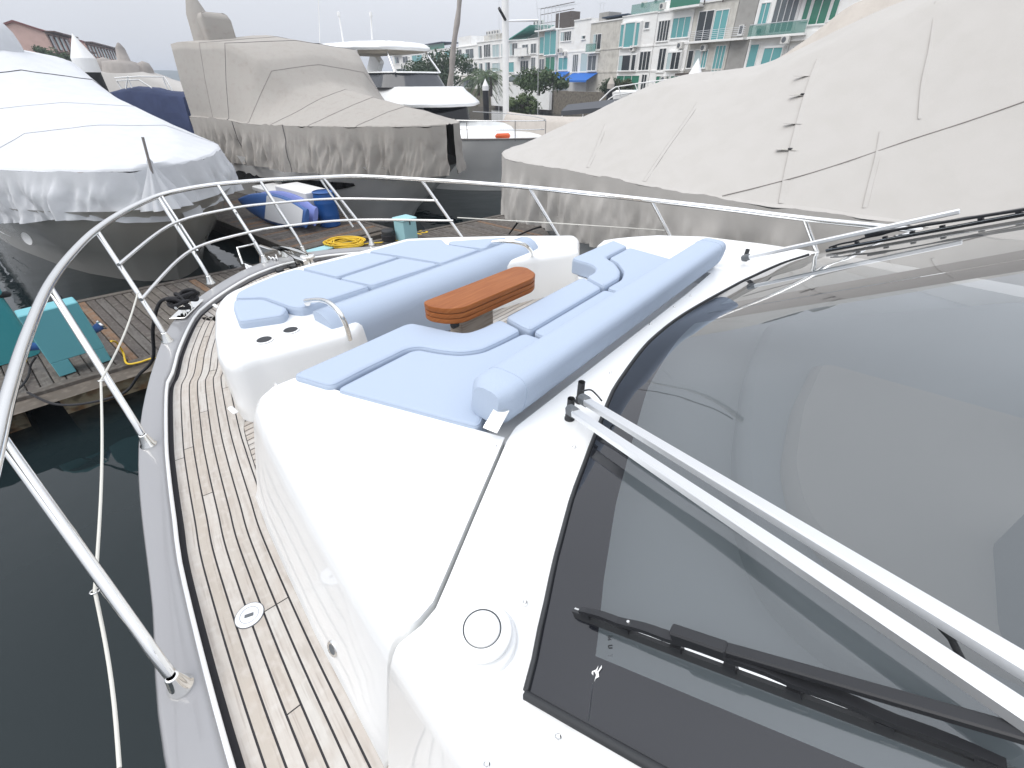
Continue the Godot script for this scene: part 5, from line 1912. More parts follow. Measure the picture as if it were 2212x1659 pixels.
func small_boats() -> void:
	pile("big black mooring pile with white cap beside the pink houses", az(186, 140, -19.8), 0.36, az(186, 126, -19.8).y + 0.0, M.white)
	pile("slim black mooring pile with white cap in front of the palms", az(1049, 200, -50.0), 0.3, az(1049, 186, -50).y, M.white)
	pile("pile with a tall white cap poking above the beige cover", az(1501, 165, -25.7), 0.31, az(1501, 160, -25.7).y, M.white)
	pile("pile with a weathered grey cap below the blue awning", az(1319, 190, -45.0), 0.3, az(1319, 181, -45).y, M.cover_b)
	# navy covered boat
	var o := ridge_boat("open_motorboat", "motorboat with a navy blue cover and white bow rail beside the pile", "boat", -31.0, [[215, 213], [235, 200], [268, 191], [300, 186], [345, 189], [372, 196], [420, 200]], 3.2, 1.3, M.navy)
	var b := MB.new()
	var c0 := o.position
	var l := az(215, 250, -31.0).x - c0.x
	b.loft(fillet(PackedVector2Array([Vector2(l - 1.0, -1.6), Vector2(7.0, -1.5), Vector2(7.0, 1.6), Vector2(l - 1.0, 1.7)]), 0.5), [[0.35, -0.2], [0.1, 0.5], [0.0, 1.1], [0.02, 1.35]])
	part("hull", b, M.hull_white, o)
	b = MB.new()
	b.loft(fillet(PackedVector2Array([Vector2(l - 1.01, -1.61), Vector2(7.01, -1.51), Vector2(7.01, 1.61), Vector2(l - 1.01, 1.71)]), 0.5), [[0.09, 0.55], [0.02, 1.0]], false)
	part("dark_band", b, M.antifoul, o)
	for q in [[[248, 168], [300, 165], [355, 166], [372, 196]], [[262, 192], [252, 174], [300, 172], [328, 190]], [[272, 192], [276, 164]], [[285, 190], [276, 168]], [[362, 194], [352, 168]]]:
		var path := []
		for e in q: path.append(az(e[0], e[1], -30.2) - c0)
		b = MB.new()
		b.tube(path, 0.035, 6)
		part("rail", b, M.white, o)
	# cream yachts further back on the left
	o = ridge_boat("covered_cruiser", "cream covered cruiser moored behind the navy covered boat", "yacht", -44.0, [[205, 155], [226, 151], [250, 148], [285, 150], [318, 152], [340, 162], [372, 172], [420, 190]], 5.0, 1.4, M.cover)
	c0 = o.position
	b = MB.new()
	b.lathe_smooth(az(232, 148, -44) - c0, Vector3.UP, [[0.7, -0.8], [0.7, 0.2], [0.5, 0.6], [0.0, 0.75]], 16)
	part("covered_dome", b, M.cover_d, o)
	b = MB.new()
	b.lathe_smooth(az(315, 153, -44) - c0, Vector3.UP, [[0.55, -0.8], [0.55, 0.1], [0.4, 0.5], [0.0, 0.65]], 16)
	part("covered_dome", b, M.cover_d, o)
	b = MB.new()
	b.lathe_smooth(az(274, 150, -44) - c0, Vector3(0.1, 1, 0), [[1.7, -0.6], [1.5, 0.4], [0.45, 0.6], [0.3, 1.4], [0.1, 1.7], [0.0, 1.75]], 16)
	part("covered_mast", b, M.cover_d, o)
	b = MB.new()
	b.box(Vector3(4.0, 0.7, 0), Vector3(16.0, 1.6, 4.6), Basis.IDENTITY, 0.5)
	part("hull", b, M.hull_white, o)
	# tarpaulin covered boat under the mast
	o = ridge_boat("covered_dinghy", "low boat under a sagging grey tarpaulin near the sailing mast", "boat", -27.0, [[1086, 262], [1096, 241], [1140, 247], [1185, 250], [1225, 252], [1262, 252], [1285, 262]], 4.5, 0.5, M.cover_b)
	# sailing boat
	var mz := -29.0
	o = thing("sailing_boat", "sailing boat with a tall white mast, spreaders and a furled grey foresail", "boat", Vector3(az(1093, 280, mz).x, 0, mz))
	c0 = o.position
	b = MB.new()
	b.loft(fillet(PackedVector2Array([Vector2(-3.8, -0.3), Vector2(-2.0, -1.3), Vector2(1.0, -1.6), Vector2(5.5, -1.2), Vector2(5.5, 1.2), Vector2(1.0, 1.6), Vector2(-2.0, 1.3), Vector2(-3.8, 0.3)]), 0.4), [[0.4, -0.3], [0.1, 0.5], [0.0, 1.0], [0.1, 1.08]])
	part("hull", b, M.hull_white, o)
	b = MB.new()
	b.tube([Vector3(0, 1.0, 0), Vector3(0, 17.0, 0)], 0.13, 10, true, Vector2(1.0, 1.4))
	part("mast", b, M.white, o)
	for q in [[[1094, 45], [1163, 44]], [[1093, 45], [1078, 18]]]:
		b = MB.new()
		b.tube([az(q[0][0], q[0][1], mz) - c0, az(q[1][0], q[1][1], mz + (0.0 if q[1][0] > 1100 else 0.9)) - c0], 0.05 if q[1][0] > 1100 else 0.07, 6)
		part("spreader", b, M.alu if q[1][0] > 1100 else M.rubber, o)
	for q in [[1163, 44, 1163, 240], [1078, 18, 1077, 260]]:
		b = MB.new()
		b.tube([az(q[0], q[1], mz) - c0, Vector3(az(q[2], q[3], mz).x - c0.x, 1.0, 0.2), ], 0.012, 5)
		b.tube([az(q[0], q[1], mz) - c0, Vector3(0, 16.8, 0)], 0.012, 5)
		part("shroud", b, M.alu, o)
	b = MB.new()
	var fp := []
	var fr := []
	var f0 := az(969, 205, mz - 0.5) - c0
	for i in 26:
		var t := i / 25.0
		fp.append(f0.lerp(Vector3(-0.3, 16.5, 0.0), t) + Vector3(0.03 * sin(t * 30.0), 0, 0.03 * cos(t * 30.0)))
		fr.append(0.16 * (1.0 - 0.75 * t) * (1.0 + 0.15 * sin(t * 60.0)))
	b.tube(fp, fr, 8)
	part("furled_sail", b, M.cover_d, o)
	# boat with grey awning
	o = thing("awning_boat", "motorboat with a dark grey awning and white bow rail behind the beige cover", "boat", Vector3(az(1290, 230, -30).x, 0, -30))
	c0 = o.position
	b = MB.new()
	var q4 := [az(1212, 240, -28.5) - c0, az(1226, 228, -31.0) - c0, az(1366, 212, -31.0) - c0, az(1400, 224, -28.5) - c0]
	b.grid([[q4[0], q4[3]], [q4[1] + Vector3.UP * 0.05, q4[2] + Vector3.UP * 0.05]])
	b.grid([[q4[0], q4[3]], [q4[0] + Vector3.DOWN * 0.22, q4[3] + Vector3.DOWN * 0.22]])
	part("awning", b, mat(Color(0.07, 0.075, 0.085), 0.8), o)
	b = MB.new()
	b.loft(fillet(PackedVector2Array([Vector2(-3.4, -2.0), Vector2(6, -2.0), Vector2(6, 2.0), Vector2(-3.4, 2.0)]), 0.6), [[0.3, -0.3], [0.0, 1.4], [0.05, 1.6]])
	part("hull", b, M.antifoul, o)
	b = MB.new()
	for q in [[1215, 240], [1260, 236], [1300, 232]]:
		var p := az(q[0], q[1], -28.6) - c0
		b.tube([p, Vector3(p.x, 1.5, p.z)], 0.04, 6)
	part("awning_post", b, M.white, o)
	# white bow with rail to the right of it
	o = thing("white_cruiser", "white cruiser bow with a double rail just above the beige cover", "boat", Vector3(az(1400, 200, -36).x, 0, -36))
	c0 = o.position
	b = MB.new()
	b.loft(fillet(PackedVector2Array([Vector2(az(1318, 200, -36).x - c0.x, 0), Vector2(-1.0, -1.6), Vector2(7, -2.0), Vector2(7, 2.0), Vector2(-1.0, 1.6)]), 0.4), [[1.3, -0.3], [0.6, 1.0], [0.0, az(1330, 200, -36).y], [0.3, az(1380, 200, -36).y + 0.15]])
	part("hull", b, M.hull_white, o)
	for e in [0.0, -0.45]:
		b = MB.new()
		var path := []
		for q in [[1295, 218], [1318, 196], [1330, 188], [1380, 180], [1440, 172], [1500, 165]]:
			path.append(az(q[0], q[1], -34.8) - c0 + Vector3.UP * e)
		b.tube(path, 0.04, 6)
		part("rail", b, M.white, o)
	for u in [1335, 1372, 1410]:
		b = MB.new()
		var p := az(u, 186 - (u - 1335) * 0.12, -34.8) - c0
		b.tube([p, p + Vector3(0.5, -0.9, 0)], 0.035, 6)
		part("stanchion", b, M.white, o)

# ---------- the shore: a terrace of town houses running away to the left
const E := Vector3(0.5144, 0, 0.8575)
const N := Vector3(-0.8575, 0, 0.5144)
const G0 := 2.5
func front(u: float) -> Vector3:
	var k := (u - 1106.0) / FPX / 1.25
	var d := 64.0 / (k + 0.6)
	return Vector3(k * d, 0, -d)
func slab(b: MB, o: Vector3, t0: float, t1: float, y0: float, y1: float, d0: float, d1: float) -> void:
	b.box(o + E * (t0 + t1) * 0.5 + N * (d0 + d1) * 0.5 + Vector3.UP * (y0 + y1) * 0.5, Vector3(t1 - t0, y1 - y0, d1 - d0), Basis(E, Vector3.UP, N))

func window(h: Node3D, w: float, q: Array) -> void:
	# q: left, right (shares of the width), bottom, top, glass, panes across, out
	var t0: float = q[0] * w
	var t1: float = q[1] * w
	var y0: float = q[2]
	var y1: float = q[3]
	var out: float = q[6] if q.size() > 6 else 0.0
	var b := MB.new()
	var fw := 0.075
	if out > 0.0: slab(b, Vector3.ZERO, t0 - 0.08, t1 + 0.08, y0 - 0.12, y1 + 0.12, 0.0, out)
	for e in [[t0, t0 + fw, y0, y1], [t1 - fw, t1, y0, y1], [t0 + fw, t1 - fw, y0, y0 + fw], [t0 + fw, t1 - fw, y1 - fw, y1]]: slab(b, Vector3.ZERO, e[0], e[1], e[2], e[3], out + 0.01, out + 0.09)
	for i in range(1, q[5]):
		var t := lerpf(t0, t1, float(i) / q[5])
		slab(b, Vector3.ZERO, t - 0.035, t + 0.035, y0 + fw, y1 - fw, out + 0.01, out + 0.085)
	slab(b, Vector3.ZERO, t0 - 0.06, t1 + 0.06, y0 - 0.07, y0 - 0.005, out, out + 0.16)
	var f := part("window", b, M.wframe, h)
	b = MB.new()
	slab(b, Vector3.ZERO, t0 + 0.02, t1 - 0.02, y0 + 0.02, y1 - 0.02, out + 0.004, out + 0.03)
	part("pane", b, M[q[4]], f)
	if q[4] == "w_dark" and (int(t0 * 10.0) % 2 == 0):
		b = MB.new()
		slab(b, Vector3.ZERO, t0 + fw + 0.02, t0 + (t1 - t0) * 0.3, y0 + fw, y1 - fw, out + 0.031, out + 0.045)
		part("curtain", b, M.w_pale, f)

func aircon(h: Node3D, t: float, y: float, out: float) -> void:
	var b := MB.new()
	slab(b, Vector3.ZERO, t, t + 0.85, y, y + 0.65, out, out + 0.35)
	var a := part("air_conditioner", b, M.ac, h)
	b = MB.new()
	b.lathe(E * (t + 0.32) + N * (out + 0.352) + Vector3.UP * (y + 0.32), N, [[0.25, 0.0], [0.24, 0.02], [0.08, 0.022], [0.0, 0.03]], 14)
	part("fan_grille", b, M.grey_plastic, a)

func balcony(h: Node3D, t0: float, t1: float, y: float, m: Material, solid: bool) -> void:
	var b := MB.new()
	slab(b, Vector3.ZERO, t0 - 0.05, t1 + 0.05, y - 0.2, y, 0.0, 0.9)
	var f := part("balcony", b, M.wall_white, h)
	if solid:
		b = MB.new()
		slab(b, Vector3.ZERO, t0, t1, y + 0.02, y + 1.0, 0.84, 0.87)
		part("glass_rail", b, m, f)
		b = MB.new()
		slab(b, Vector3.ZERO, t0, t1, y + 1.0, y + 1.05, 0.82, 0.89)
		part("handrail", b, M.alu, f)
	else:
		for k in 5:
			b = MB.new()
			slab(b, Vector3.ZERO, t0, t1, y + 0.2 + 0.18 * k, y + 0.24 + 0.18 * k, 0.83, 0.87)
			part("rail_bar", b, M.alu, f)

func awning(h: Node3D, t0: float, t1: float, y: float, m: Material, drop := 0.8, reach := 1.8) -> void:
	var b := MB.new()
	var p := [E * t0 + Vector3.UP * y, E * t1 + Vector3.UP * y, E * t1 + N * reach + Vector3.UP * (y - drop), E * t0 + N * reach + Vector3.UP * (y - drop)]
	b.quad(p[0], p[1], p[2], p[3])
	b.quad(p[3], p[2], p[2] + Vector3.DOWN * 0.25, p[3] + Vector3.DOWN * 0.25)
	for k in [[0, 3], [1, 2]]:
		b.quad(p[k[0]], p[k[1]], p[k[1]] + Vector3.DOWN * 0.05, p[k[0]] + Vector3.DOWN * 0.05)
	part("awning", b, m, h)

func house(u0: float, u1: float, label: String, roof: float, wall: String, wins: Array) -> Node3D:
	var a := front(u0)
	var c := front(u1)
	var h := thing("town_house", label, "house", a, "town houses along the marina")
	var w := a.distance_to(c)
	h.set_meta("w", w)
	var b := MB.new()
	slab(b, Vector3.ZERO, 0.0, w - 0.02, G0 - 0.1, roof, -9.0, 0.0)
	part("wall", b, M[wall], h)
	b = MB.new()
	slab(b, Vector3.ZERO, -0.02, w, roof, roof + 0.14, -9.1, 0.12)
	part("roof_slab", b, M.wall_white, h)
	for y in [5.15, 7.95]:
		b = MB.new()
		slab(b, Vector3.ZERO, 0.0, w - 0.02, y - 0.09, y + 0.09, 0.0, 0.07)
		part("floor_band", b, M[wall], h)
	for q in wins: window(h, w, q)
	return h

func houses() -> void:
	M.w_dark = mat(Color(0.025, 0.032, 0.036), 0.08)
	M.w_teal = mat(Color(0.12, 0.36, 0.37), 0.15)
	M.w_green = mat(Color(0.035, 0.2, 0.13), 0.12)
	M.w_pale = mat(Color(0.45, 0.56, 0.57), 0.3)
	M.w_grey = mat(Color(0.12, 0.14, 0.15), 0.12)
	M.wframe = mat(Color(0.8, 0.8, 0.79), 0.5)
	M.ac = mat(Color(0.66, 0.65, 0.62), 0.6)
	var st := noise_img(51, 0.02, 256, 256, 0.2, 5)
	var bl := noise_img(52, 0.03, 256, 256, 1.0, 5)
	M.wall_white = tex_mat(paint(Color(0.86, 0.855, 0.84), [[bl, Color(0.7, 0.68, 0.64), 0.4, 0.5, 0.85]], 256, 256), 0.85, 0.12)
	M.wall_old = tex_mat(paint(Color(0.6, 0.58, 0.53), [[bl, Color(0.38, 0.36, 0.32), 0.6, 0.45, 0.8], [st, Color(0.3, 0.28, 0.25), 0.4, 0.55, 0.85]], 256, 256), 0.9, 0.12)
	M.wall_grey = tex_mat(paint(Color(0.36, 0.35, 0.33), [[bl, Color(0.25, 0.24, 0.22), 0.6, 0.45, 0.8]], 256, 256), 0.9, 0.12)
	M.wall_pink = tex_mat(paint(Color(0.68, 0.47, 0.41), [[bl, Color(0.55, 0.36, 0.31), 0.5, 0.45, 0.8]], 256, 256), 0.9, 0.12)
	M.brown = mat(Color(0.12, 0.075, 0.06), 0.8)
	M.roof_red = mat(Color(0.2, 0.07, 0.06), 0.8)
	M.blue_awn = mat(Color(0.01, 0.13, 0.5), 0.7)
	M.red_awn = mat(Color(0.5, 0.06, 0.09), 0.7)
	M.grey_awn = mat(Color(0.07, 0.09, 0.09), 0.7)
	M.green_roof = mat(Color(0.07, 0.33, 0.28), 0.6)
	M.dark_roof = mat(Color(0.02, 0.04, 0.075), 0.7)
	M.timber = mat(Color(0.08, 0.065, 0.055), 0.8)
	M.stone = tex_mat(paint(Color(0.2, 0.175, 0.14), [[bl, Color(0.09, 0.08, 0.065), 0.8, 0.4, 0.75]], 256, 256), 0.95, 0.35)
	var gg := StandardMaterial3D.new()
	gg.transparency = BaseMaterial3D.TRANSPARENCY_ALPHA
	gg.albedo_color = Color(0.25, 0.55, 0.5, 0.45)
	gg.roughness = 0.05
	M.rail_glass = gg
	# quay
	var b := MB.new()
	var q0 := front(840.0) - E * 60.0
	var q1 := front(1835.0) + E * 26.0
	b.flat_poly(PackedVector2Array([v2(q0 + N * 9.0), v2(q1 + N * 9.0), v2(q1 - N * 70.0), v2(q0 - N * 70.0)]), G0)
	setting("quay_ground", b, M.stone)
	b = MB.new()
	b.box((q0 + q1) * 0.5 + N * 9.0 + Vector3.UP * 0.9, Vector3(q0.distance_to(q1), 3.8, 0.6), Basis(E, Vector3.UP, N))
	var sea := part(named("sea_wall"), b, M.stone, self, "brown stone sea wall below the town houses")
	sea.set_meta("category", "wall")
	b = MB.new()
	var g0 := front(1165.0)
	b.box(g0 + N * 9.8 + E * 9.0 + Vector3.UP * 1.9, Vector3(18.0, 3.0, 0.5), Basis(E, Vector3.UP, N))
	var gw := part(named("garden_wall"), b, M.wall_white, self, "white rendered garden wall with a steel gate above the sea wall")
	gw.set_meta("category", "wall")

	var H := {}
	var h := house(846, 920, "farthest white town house with green glass roof rail behind the hardtop", 10.2, "wall_white", [[0.08, 0.22, 8.3, 9.9, "w_dark", 2], [0.34, 0.5, 8.3, 9.9, "w_dark", 2], [0.62, 0.9, 8.2, 9.9, "w_teal", 2], [0.1, 0.4, 5.5, 7.1, "w_dark", 3], [0.6, 0.9, 5.5, 7.1, "w_teal", 2]])
	balcony(h, 2.0, 9.0, 10.4, M.rail_glass, true)
	h = house(920, 985, "white town house with dark blue roof canopy beside the bushy tree", 10.4, "wall_white", [[0.06, 0.16, 8.1, 10.0, "w_dark", 1], [0.2, 0.29, 8.1, 10.0, "w_dark", 1], [0.36, 0.52, 8.0, 10.0, "w_teal", 1], [0.66, 0.9, 8.6, 10.0, "w_teal", 2], [0.1, 0.35, 5.4, 7.2, "w_dark", 3], [0.5, 0.85, 5.4, 7.2, "w_grey", 3]])
	b = MB.new()
	slab(b, Vector3.ZERO, 0.5, 11.5, 11.7, 11.85, -5.0, 0.4)
	part("canopy", b, M.dark_roof, h)
	b = MB.new()
	slab(b, Vector3.ZERO, 0.5, 11.5, 10.55, 11.6, -0.3, -0.2)
	part("glass_screen", b, M.w_green, h)
	h = house(985, 1031, "white town house with plain roof box and wide grey window", 10.3, "wall_white", [[0.05, 0.3, 8.3, 10.0, "w_dark", 3], [0.48, 0.85, 8.1, 9.9, "w_grey", 2], [0.38, 0.8, 5.5, 7.2, "w_grey", 3], [0.86, 0.98, 5.4, 7.4, "w_grey", 2], [0.3, 0.8, 2.7, 4.6, "w_dark", 4]])
	b = MB.new()
	slab(b, Vector3.ZERO, 1.0, 7.5, 10.44, 12.2, -6.0, -0.3)
	part("roof_box", b, M.wall_white, h)
	balcony(h, 4.0, 7.6, 8.0, M.rail_glass, true)
	awning(h, 0.5, 7.5, 5.0, M.wall_old, 0.5, 2.2)
	h = house(1031, 1098, "white town house with a row of air conditioners on its roof terrace", 10.7, "wall_white", [[0.05, 0.17, 8.0, 10.2, "w_dark", 2], [0.24, 0.46, 8.1, 10.3, "w_dark", 4], [0.52, 0.74, 8.0, 10.1, "w_pale", 2], [0.8, 0.95, 8.0, 10.1, "w_pale", 1], [0.05, 0.18, 5.3, 7.2, "w_dark", 2], [0.26, 0.44, 5.2, 7.3, "w_dark", 2], [0.5, 0.76, 5.6, 7.1, "w_pale", 2], [0.84, 0.95, 5.6, 7.6, "w_grey", 1], [0.1, 0.4, 2.7, 4.7, "w_dark", 3]])
	for k in 5: aircon(h, 2.2 + 1.15 * k, 11.9, -1.5)
	b = MB.new()
	slab(b, Vector3.ZERO, 0.0, 9.0, 10.84, 12.0, -2.0, -1.8)
	part("roof_parapet", b, M.wall_old, h)
	for k in 14:
		b = MB.new()
		slab(b, Vector3.ZERO, 0.1 + 0.6 * k, 0.16 + 0.6 * k, 10.84, 11.9, -0.1, -0.04)
		part("rail_post", b, M.alu, h)
	awning(h, 3.5, 9.0, 5.1, M.dark_roof, 0.7, 1.6)
	h = house(1099, 1163, "white town house with a sloping green roof canopy and dark awning", 10.2, "wall_white", [[0.04, 0.32, 8.0, 10.0, "w_dark", 5], [0.48, 0.68, 8.1, 9.6, "w_grey", 2], [0.76, 0.94, 8.1, 9.6, "w_grey", 2], [0.0, 0.2, 5.4, 7.1, "w_teal", 1], [0.42, 0.7, 5.4, 7.2, "w_dark", 3], [0.78, 0.92, 5.4, 7.6, "w_grey", 2], [0.44, 0.54, 7.4, 7.9, "w_grey", 1], [0.45, 0.9, 2.7, 4.6, "w_dark", 3]])
	balcony(h, 3.4, 7.9, 8.0, M.wall_white, true)
	b = MB.new()
	b.quad(E * 0.2 + Vector3.UP * 10.5 + N * 0.5, E * 8.2 + Vector3.UP * 12.2 + N * 0.5, E * 8.2 + Vector3.UP * 12.4 - N * 5.0, E * 0.2 + Vector3.UP * 10.9 - N * 5.0)
	b.quad(E * 0.2 + Vector3.UP * 10.5 + N * 0.5, E * 0.2 + Vector3.UP * 10.35 + N * 0.5, E * 8.2 + Vector3.UP * 12.05 + N * 0.5, E * 8.2 + Vector3.UP * 12.2 + N * 0.5)
	part("roof_canopy", b, M.green_roof, h)
	for k in 3: aircon(h, 3.0 + 1.2 * k, 12.6, -4.0)
	b = MB.new()
	slab(b, Vector3.ZERO, 1.0, 6.5, 10.3, 12.6, -8.0, -3.6)
	part("roof_box", b, M.wall_white, h)
	awning(h, 1.5, 8.0, 5.0, M.grey_awn, 0.9, 2.0)
	h = house(1163, 1206, "narrow town house with teal and green glazed bays under a roof pergola", 11.1, "wall_old", [[0.06, 0.3, 7.9, 10.4, "w_teal", 1], [0.38, 0.97, 7.7, 11.0, "w_teal", 2, 0.35], [0.06, 0.34, 5.4, 7.3, "w_grey", 2], [0.44, 0.92, 5.3, 7.5, "w_green", 2, 0.2], [0.2, 0.8, 2.7, 4.5, "w_dark", 3]])
	for k in 6:
		b = MB.new()
		var tt := 0.1 + 1.1 * k
		b.bar(E * tt + Vector3.UP * 11.2 - N * 0.2, E * tt + Vector3.UP * 14.2 - N * 0.2, 0.09, 0.09, E)
		b.bar(E * tt + Vector3.UP * 14.2 + N * 0.3, E * tt + Vector3.UP * 14.6 - N * 4.5, 0.08, 0.08)
		part("pergola_frame", b, M.alu, h)
	b = MB.new()
	for y in [12.2, 13.4, 14.2]: b.bar(E * 0.0 + Vector3.UP * y - N * 0.2, E * 9.5 + Vector3.UP * y - N * 0.2, 0.08, 0.08)
	slab(b, Vector3.ZERO, 1.2, 5.6, 11.3, 13.6, -4.5, -2.6)
	part("pergola_screen", b, M.timber, h)
	balcony(h, 0.0, 5.6, 11.25, M.timber, false)
	h = house(1206, 1237, "narrow white town house above the first blue awning", 11.0, "wall_white", [[0.12, 0.85, 9.4, 10.7, "w_dark", 5], [0.06, 0.72, 5.5, 7.3, "w_teal", 2], [0.1, 0.8, 2.7, 4.5, "w_pale", 3]])
	aircon(h, 0.3, 7.9, 0.1)
	aircon(h, 1.7, 7.4, 0.1)
	awning(h, -2.2, 3.6, 5.3, M.blue_awn, 1.0, 2.2)
	h = house(1237, 1272, "white town house with a tall pale window above the second blue awning", 11.8, "wall_white", [[0.05, 0.4, 5.2, 7.6, "w_grey", 3], [0.55, 0.97, 5.2, 7.7, "w_pale", 1], [0.5, 0.75, 9.4, 9.9, "w_dark", 1]])
	awning(h, 0.5, 6.8, 5.1, M.blue_awn, 1.0, 2.2)
	h = house(1272, 1337, "weathered beige town house with a small glass balcony and blank wall", 11.2, "wall_old", [[0.12, 0.4, 7.9, 9.9, "w_dark", 2], [0.04, 0.34, 5.3, 7.3, "w_grey", 2, 0.25]])
	balcony(h, 0.2, 2.6, 7.7, M.rail_glass, true)
	b = MB.new()
	slab(b, Vector3.ZERO, 1.0, 3.2, 11.3, 12.4, -3.0, -0.6)
	part("roof_box", b, M.wall_grey, h)
	for k in 2:
		b = MB.new()
		var tp := E * (0.6 + 0.8 * k) + Vector3.UP * 13.6 - N
		b.tube([tp - Vector3.UP * 2.3, tp], 0.04, 5)
		b.bar(tp - E * 0.5, tp + E * 0.5, 0.04, 0.04)
		b.bar(tp - N * 0.4 - Vector3.UP * 0.15, tp + N * 0.4 - Vector3.UP * 0.15, 0.04, 0.04)
		part("aerial", b, M.alu, h)
	b = MB.new()
	slab(b, Vector3.ZERO, 2.6, 8.0, 11.6, 11.75, -4.0, 0.2)
	part("canopy", b, M.dark_roof, h)
	h = house(1337, 1409, "white town house with a large teal bay window and shop-like green glazing below", 11.4, "wall_white", [[0.04, 0.16, 8.0, 10.6, "w_teal", 1, 0.4], [0.18, 0.48, 7.9, 10.7, "w_teal", 1, 0.4], [0.5, 0.62, 8.0, 10.6, "w_teal", 1, 0.4], [0.68, 0.82, 9.8, 10.6, "w_grey", 1], [0.07, 0.44, 5.2, 7.1, "w_dark", 1, 0.25], [0.47, 0.6, 5.2, 7.1, "w_dark", 1, 0.25], [0.66, 0.97, 5.2, 7.4, "w_dark", 3], [0.02, 0.74, 2.6, 4.7, "w_green", 3], [0.8, 0.96, 2.6, 4.8, "w_dark", 2]])
	aircon(h, 2.6, 7.45, 0.1)
	aircon(h, 2.6, 12.2, -1.0)
	aircon(h, 5.0, 12.4, -1.0)
	b = MB.new()
	slab(b, Vector3.ZERO, 1.5, 7.5, 11.5, 12.6, -0.1, -0.05)
	part("glass_rail", b, M.rail_glass, h)
	b = MB.new()
	slab(b, Vector3.ZERO, 3.0, 6.5, 11.5, 12.7, -5.0, -2.0)
	part("roof_box", b, M.wall_white, h)
	h = house(1410, 1484, "white town house with curtained bay window and green glass roof terrace", 11.3, "wall_white", [[0.06, 0.4, 8.3, 10.5, "w_dark", 4], [0.46, 0.96, 8.5, 10.6, "w_teal", 3], [0.2, 0.42, 5.0, 7.6, "w_dark", 2], [0.52, 0.9, 5.2, 7.1, "w_dark", 3, 0.35], [0.22, 0.62, 2.6, 4.6, "w_green", 3], [0.66, 0.92, 2.6, 4.6, "w_green", 2]])
	aircon(h, 4.4, 7.4, 0.1)
	aircon(h, 2.6, 3.9, 0.1)
	aircon(h, 0.3, 11.6, 0.0)
	aircon(h, 0.4, 12.6, -0.2)
	balcony(h, 2.6, 7.2, 11.5, M.w_green, true)
	b = MB.new()
	slab(b, Vector3.ZERO, 4.5, 10.5, 13.8, 14.0, -5.0, 0.6)
	for t in [5.0, 7.4, 10.0]: slab(b, Vector3.ZERO, t, t + 0.1, 11.4, 13.8, 0.3, 0.4)
	part("terrace_canopy", b, M.timber, h)
	h = house(1485, 1572, "grey concrete town house with a recessed balcony and steel rails", 11.6, "wall_old", [[0.12, 0.5, 8.0, 10.9, "w_dark", 2], [0.52, 0.84, 8.0, 10.8, "w_teal", 2], [0.03, 0.18, 5.3, 7.2, "w_dark", 1], [0.2, 0.38, 5.3, 7.2, "w_pale", 1], [0.4, 0.54, 5.3, 7.2, "w_teal", 2], [0.7, 0.95, 4.9, 7.5, "w_teal", 3], [0.05, 0.5, 2.6, 4.4, "w_dark", 3]])
	balcony(h, 0.2, 8.2, 8.0, M.alu, false)
	aircon(h, 2.2, 7.0, 0.1)
	awning(h, 0.0, 8.6, 4.9, M.timber, 0.1, 1.6)
	b = MB.new()
	slab(b, Vector3.ZERO, 6.5, 9.5, 13.4, 13.6, -3.0, 0.6)
	part("blue_shade", b, M.blue_awn, h)
	h = house(1573, 1612, "tall grey block tower between white town houses", 15.0, "wall_grey", [[0.3, 0.55, 8.3, 9.2, "w_dark", 1]])
	h = house(1613, 1700, "white town house with teal windows, glass balcony and red awning", 13.8, "wall_white", [[0.06, 0.3, 4.0, 7.4, "w_teal", 1], [0.46, 0.92, 4.4, 7.0, "w_teal", 2, 0.25], [0.08, 0.32, 9.0, 10.9, "w_teal", 2], [0.42, 0.97, 8.2, 11.2, "w_grey", 4]])
	balcony(h, 0.2, 6.6, 8.0, M.rail_glass, true)
	aircon(h, 4.4, 7.2, 0.7)
	aircon(h, 1.0, 8.1, 0.3)
	awning(h, 3.2, 8.6, 12.6, M.red_awn, 1.0, 1.4)
	h = house(1701, 1850, "white town house with tall dark green corner windows nearest our yacht", 13.6, "wall_white", [[0.06, 0.16, 9.0, 12.0, "w_green", 1], [0.18, 0.44, 8.6, 12.2, "w_green", 2], [0.46, 0.56, 8.8, 12.2, "w_green", 1], [0.06, 0.5, 4.0, 7.0, "w_dark", 3]])
	b = MB.new()
	slab(b, Vector3.ZERO, 0.0, 9.0, 7.4, 8.1, 0.0, 0.5)
	part("balcony_front", b, M.wall_white, h)
	pink_houses()

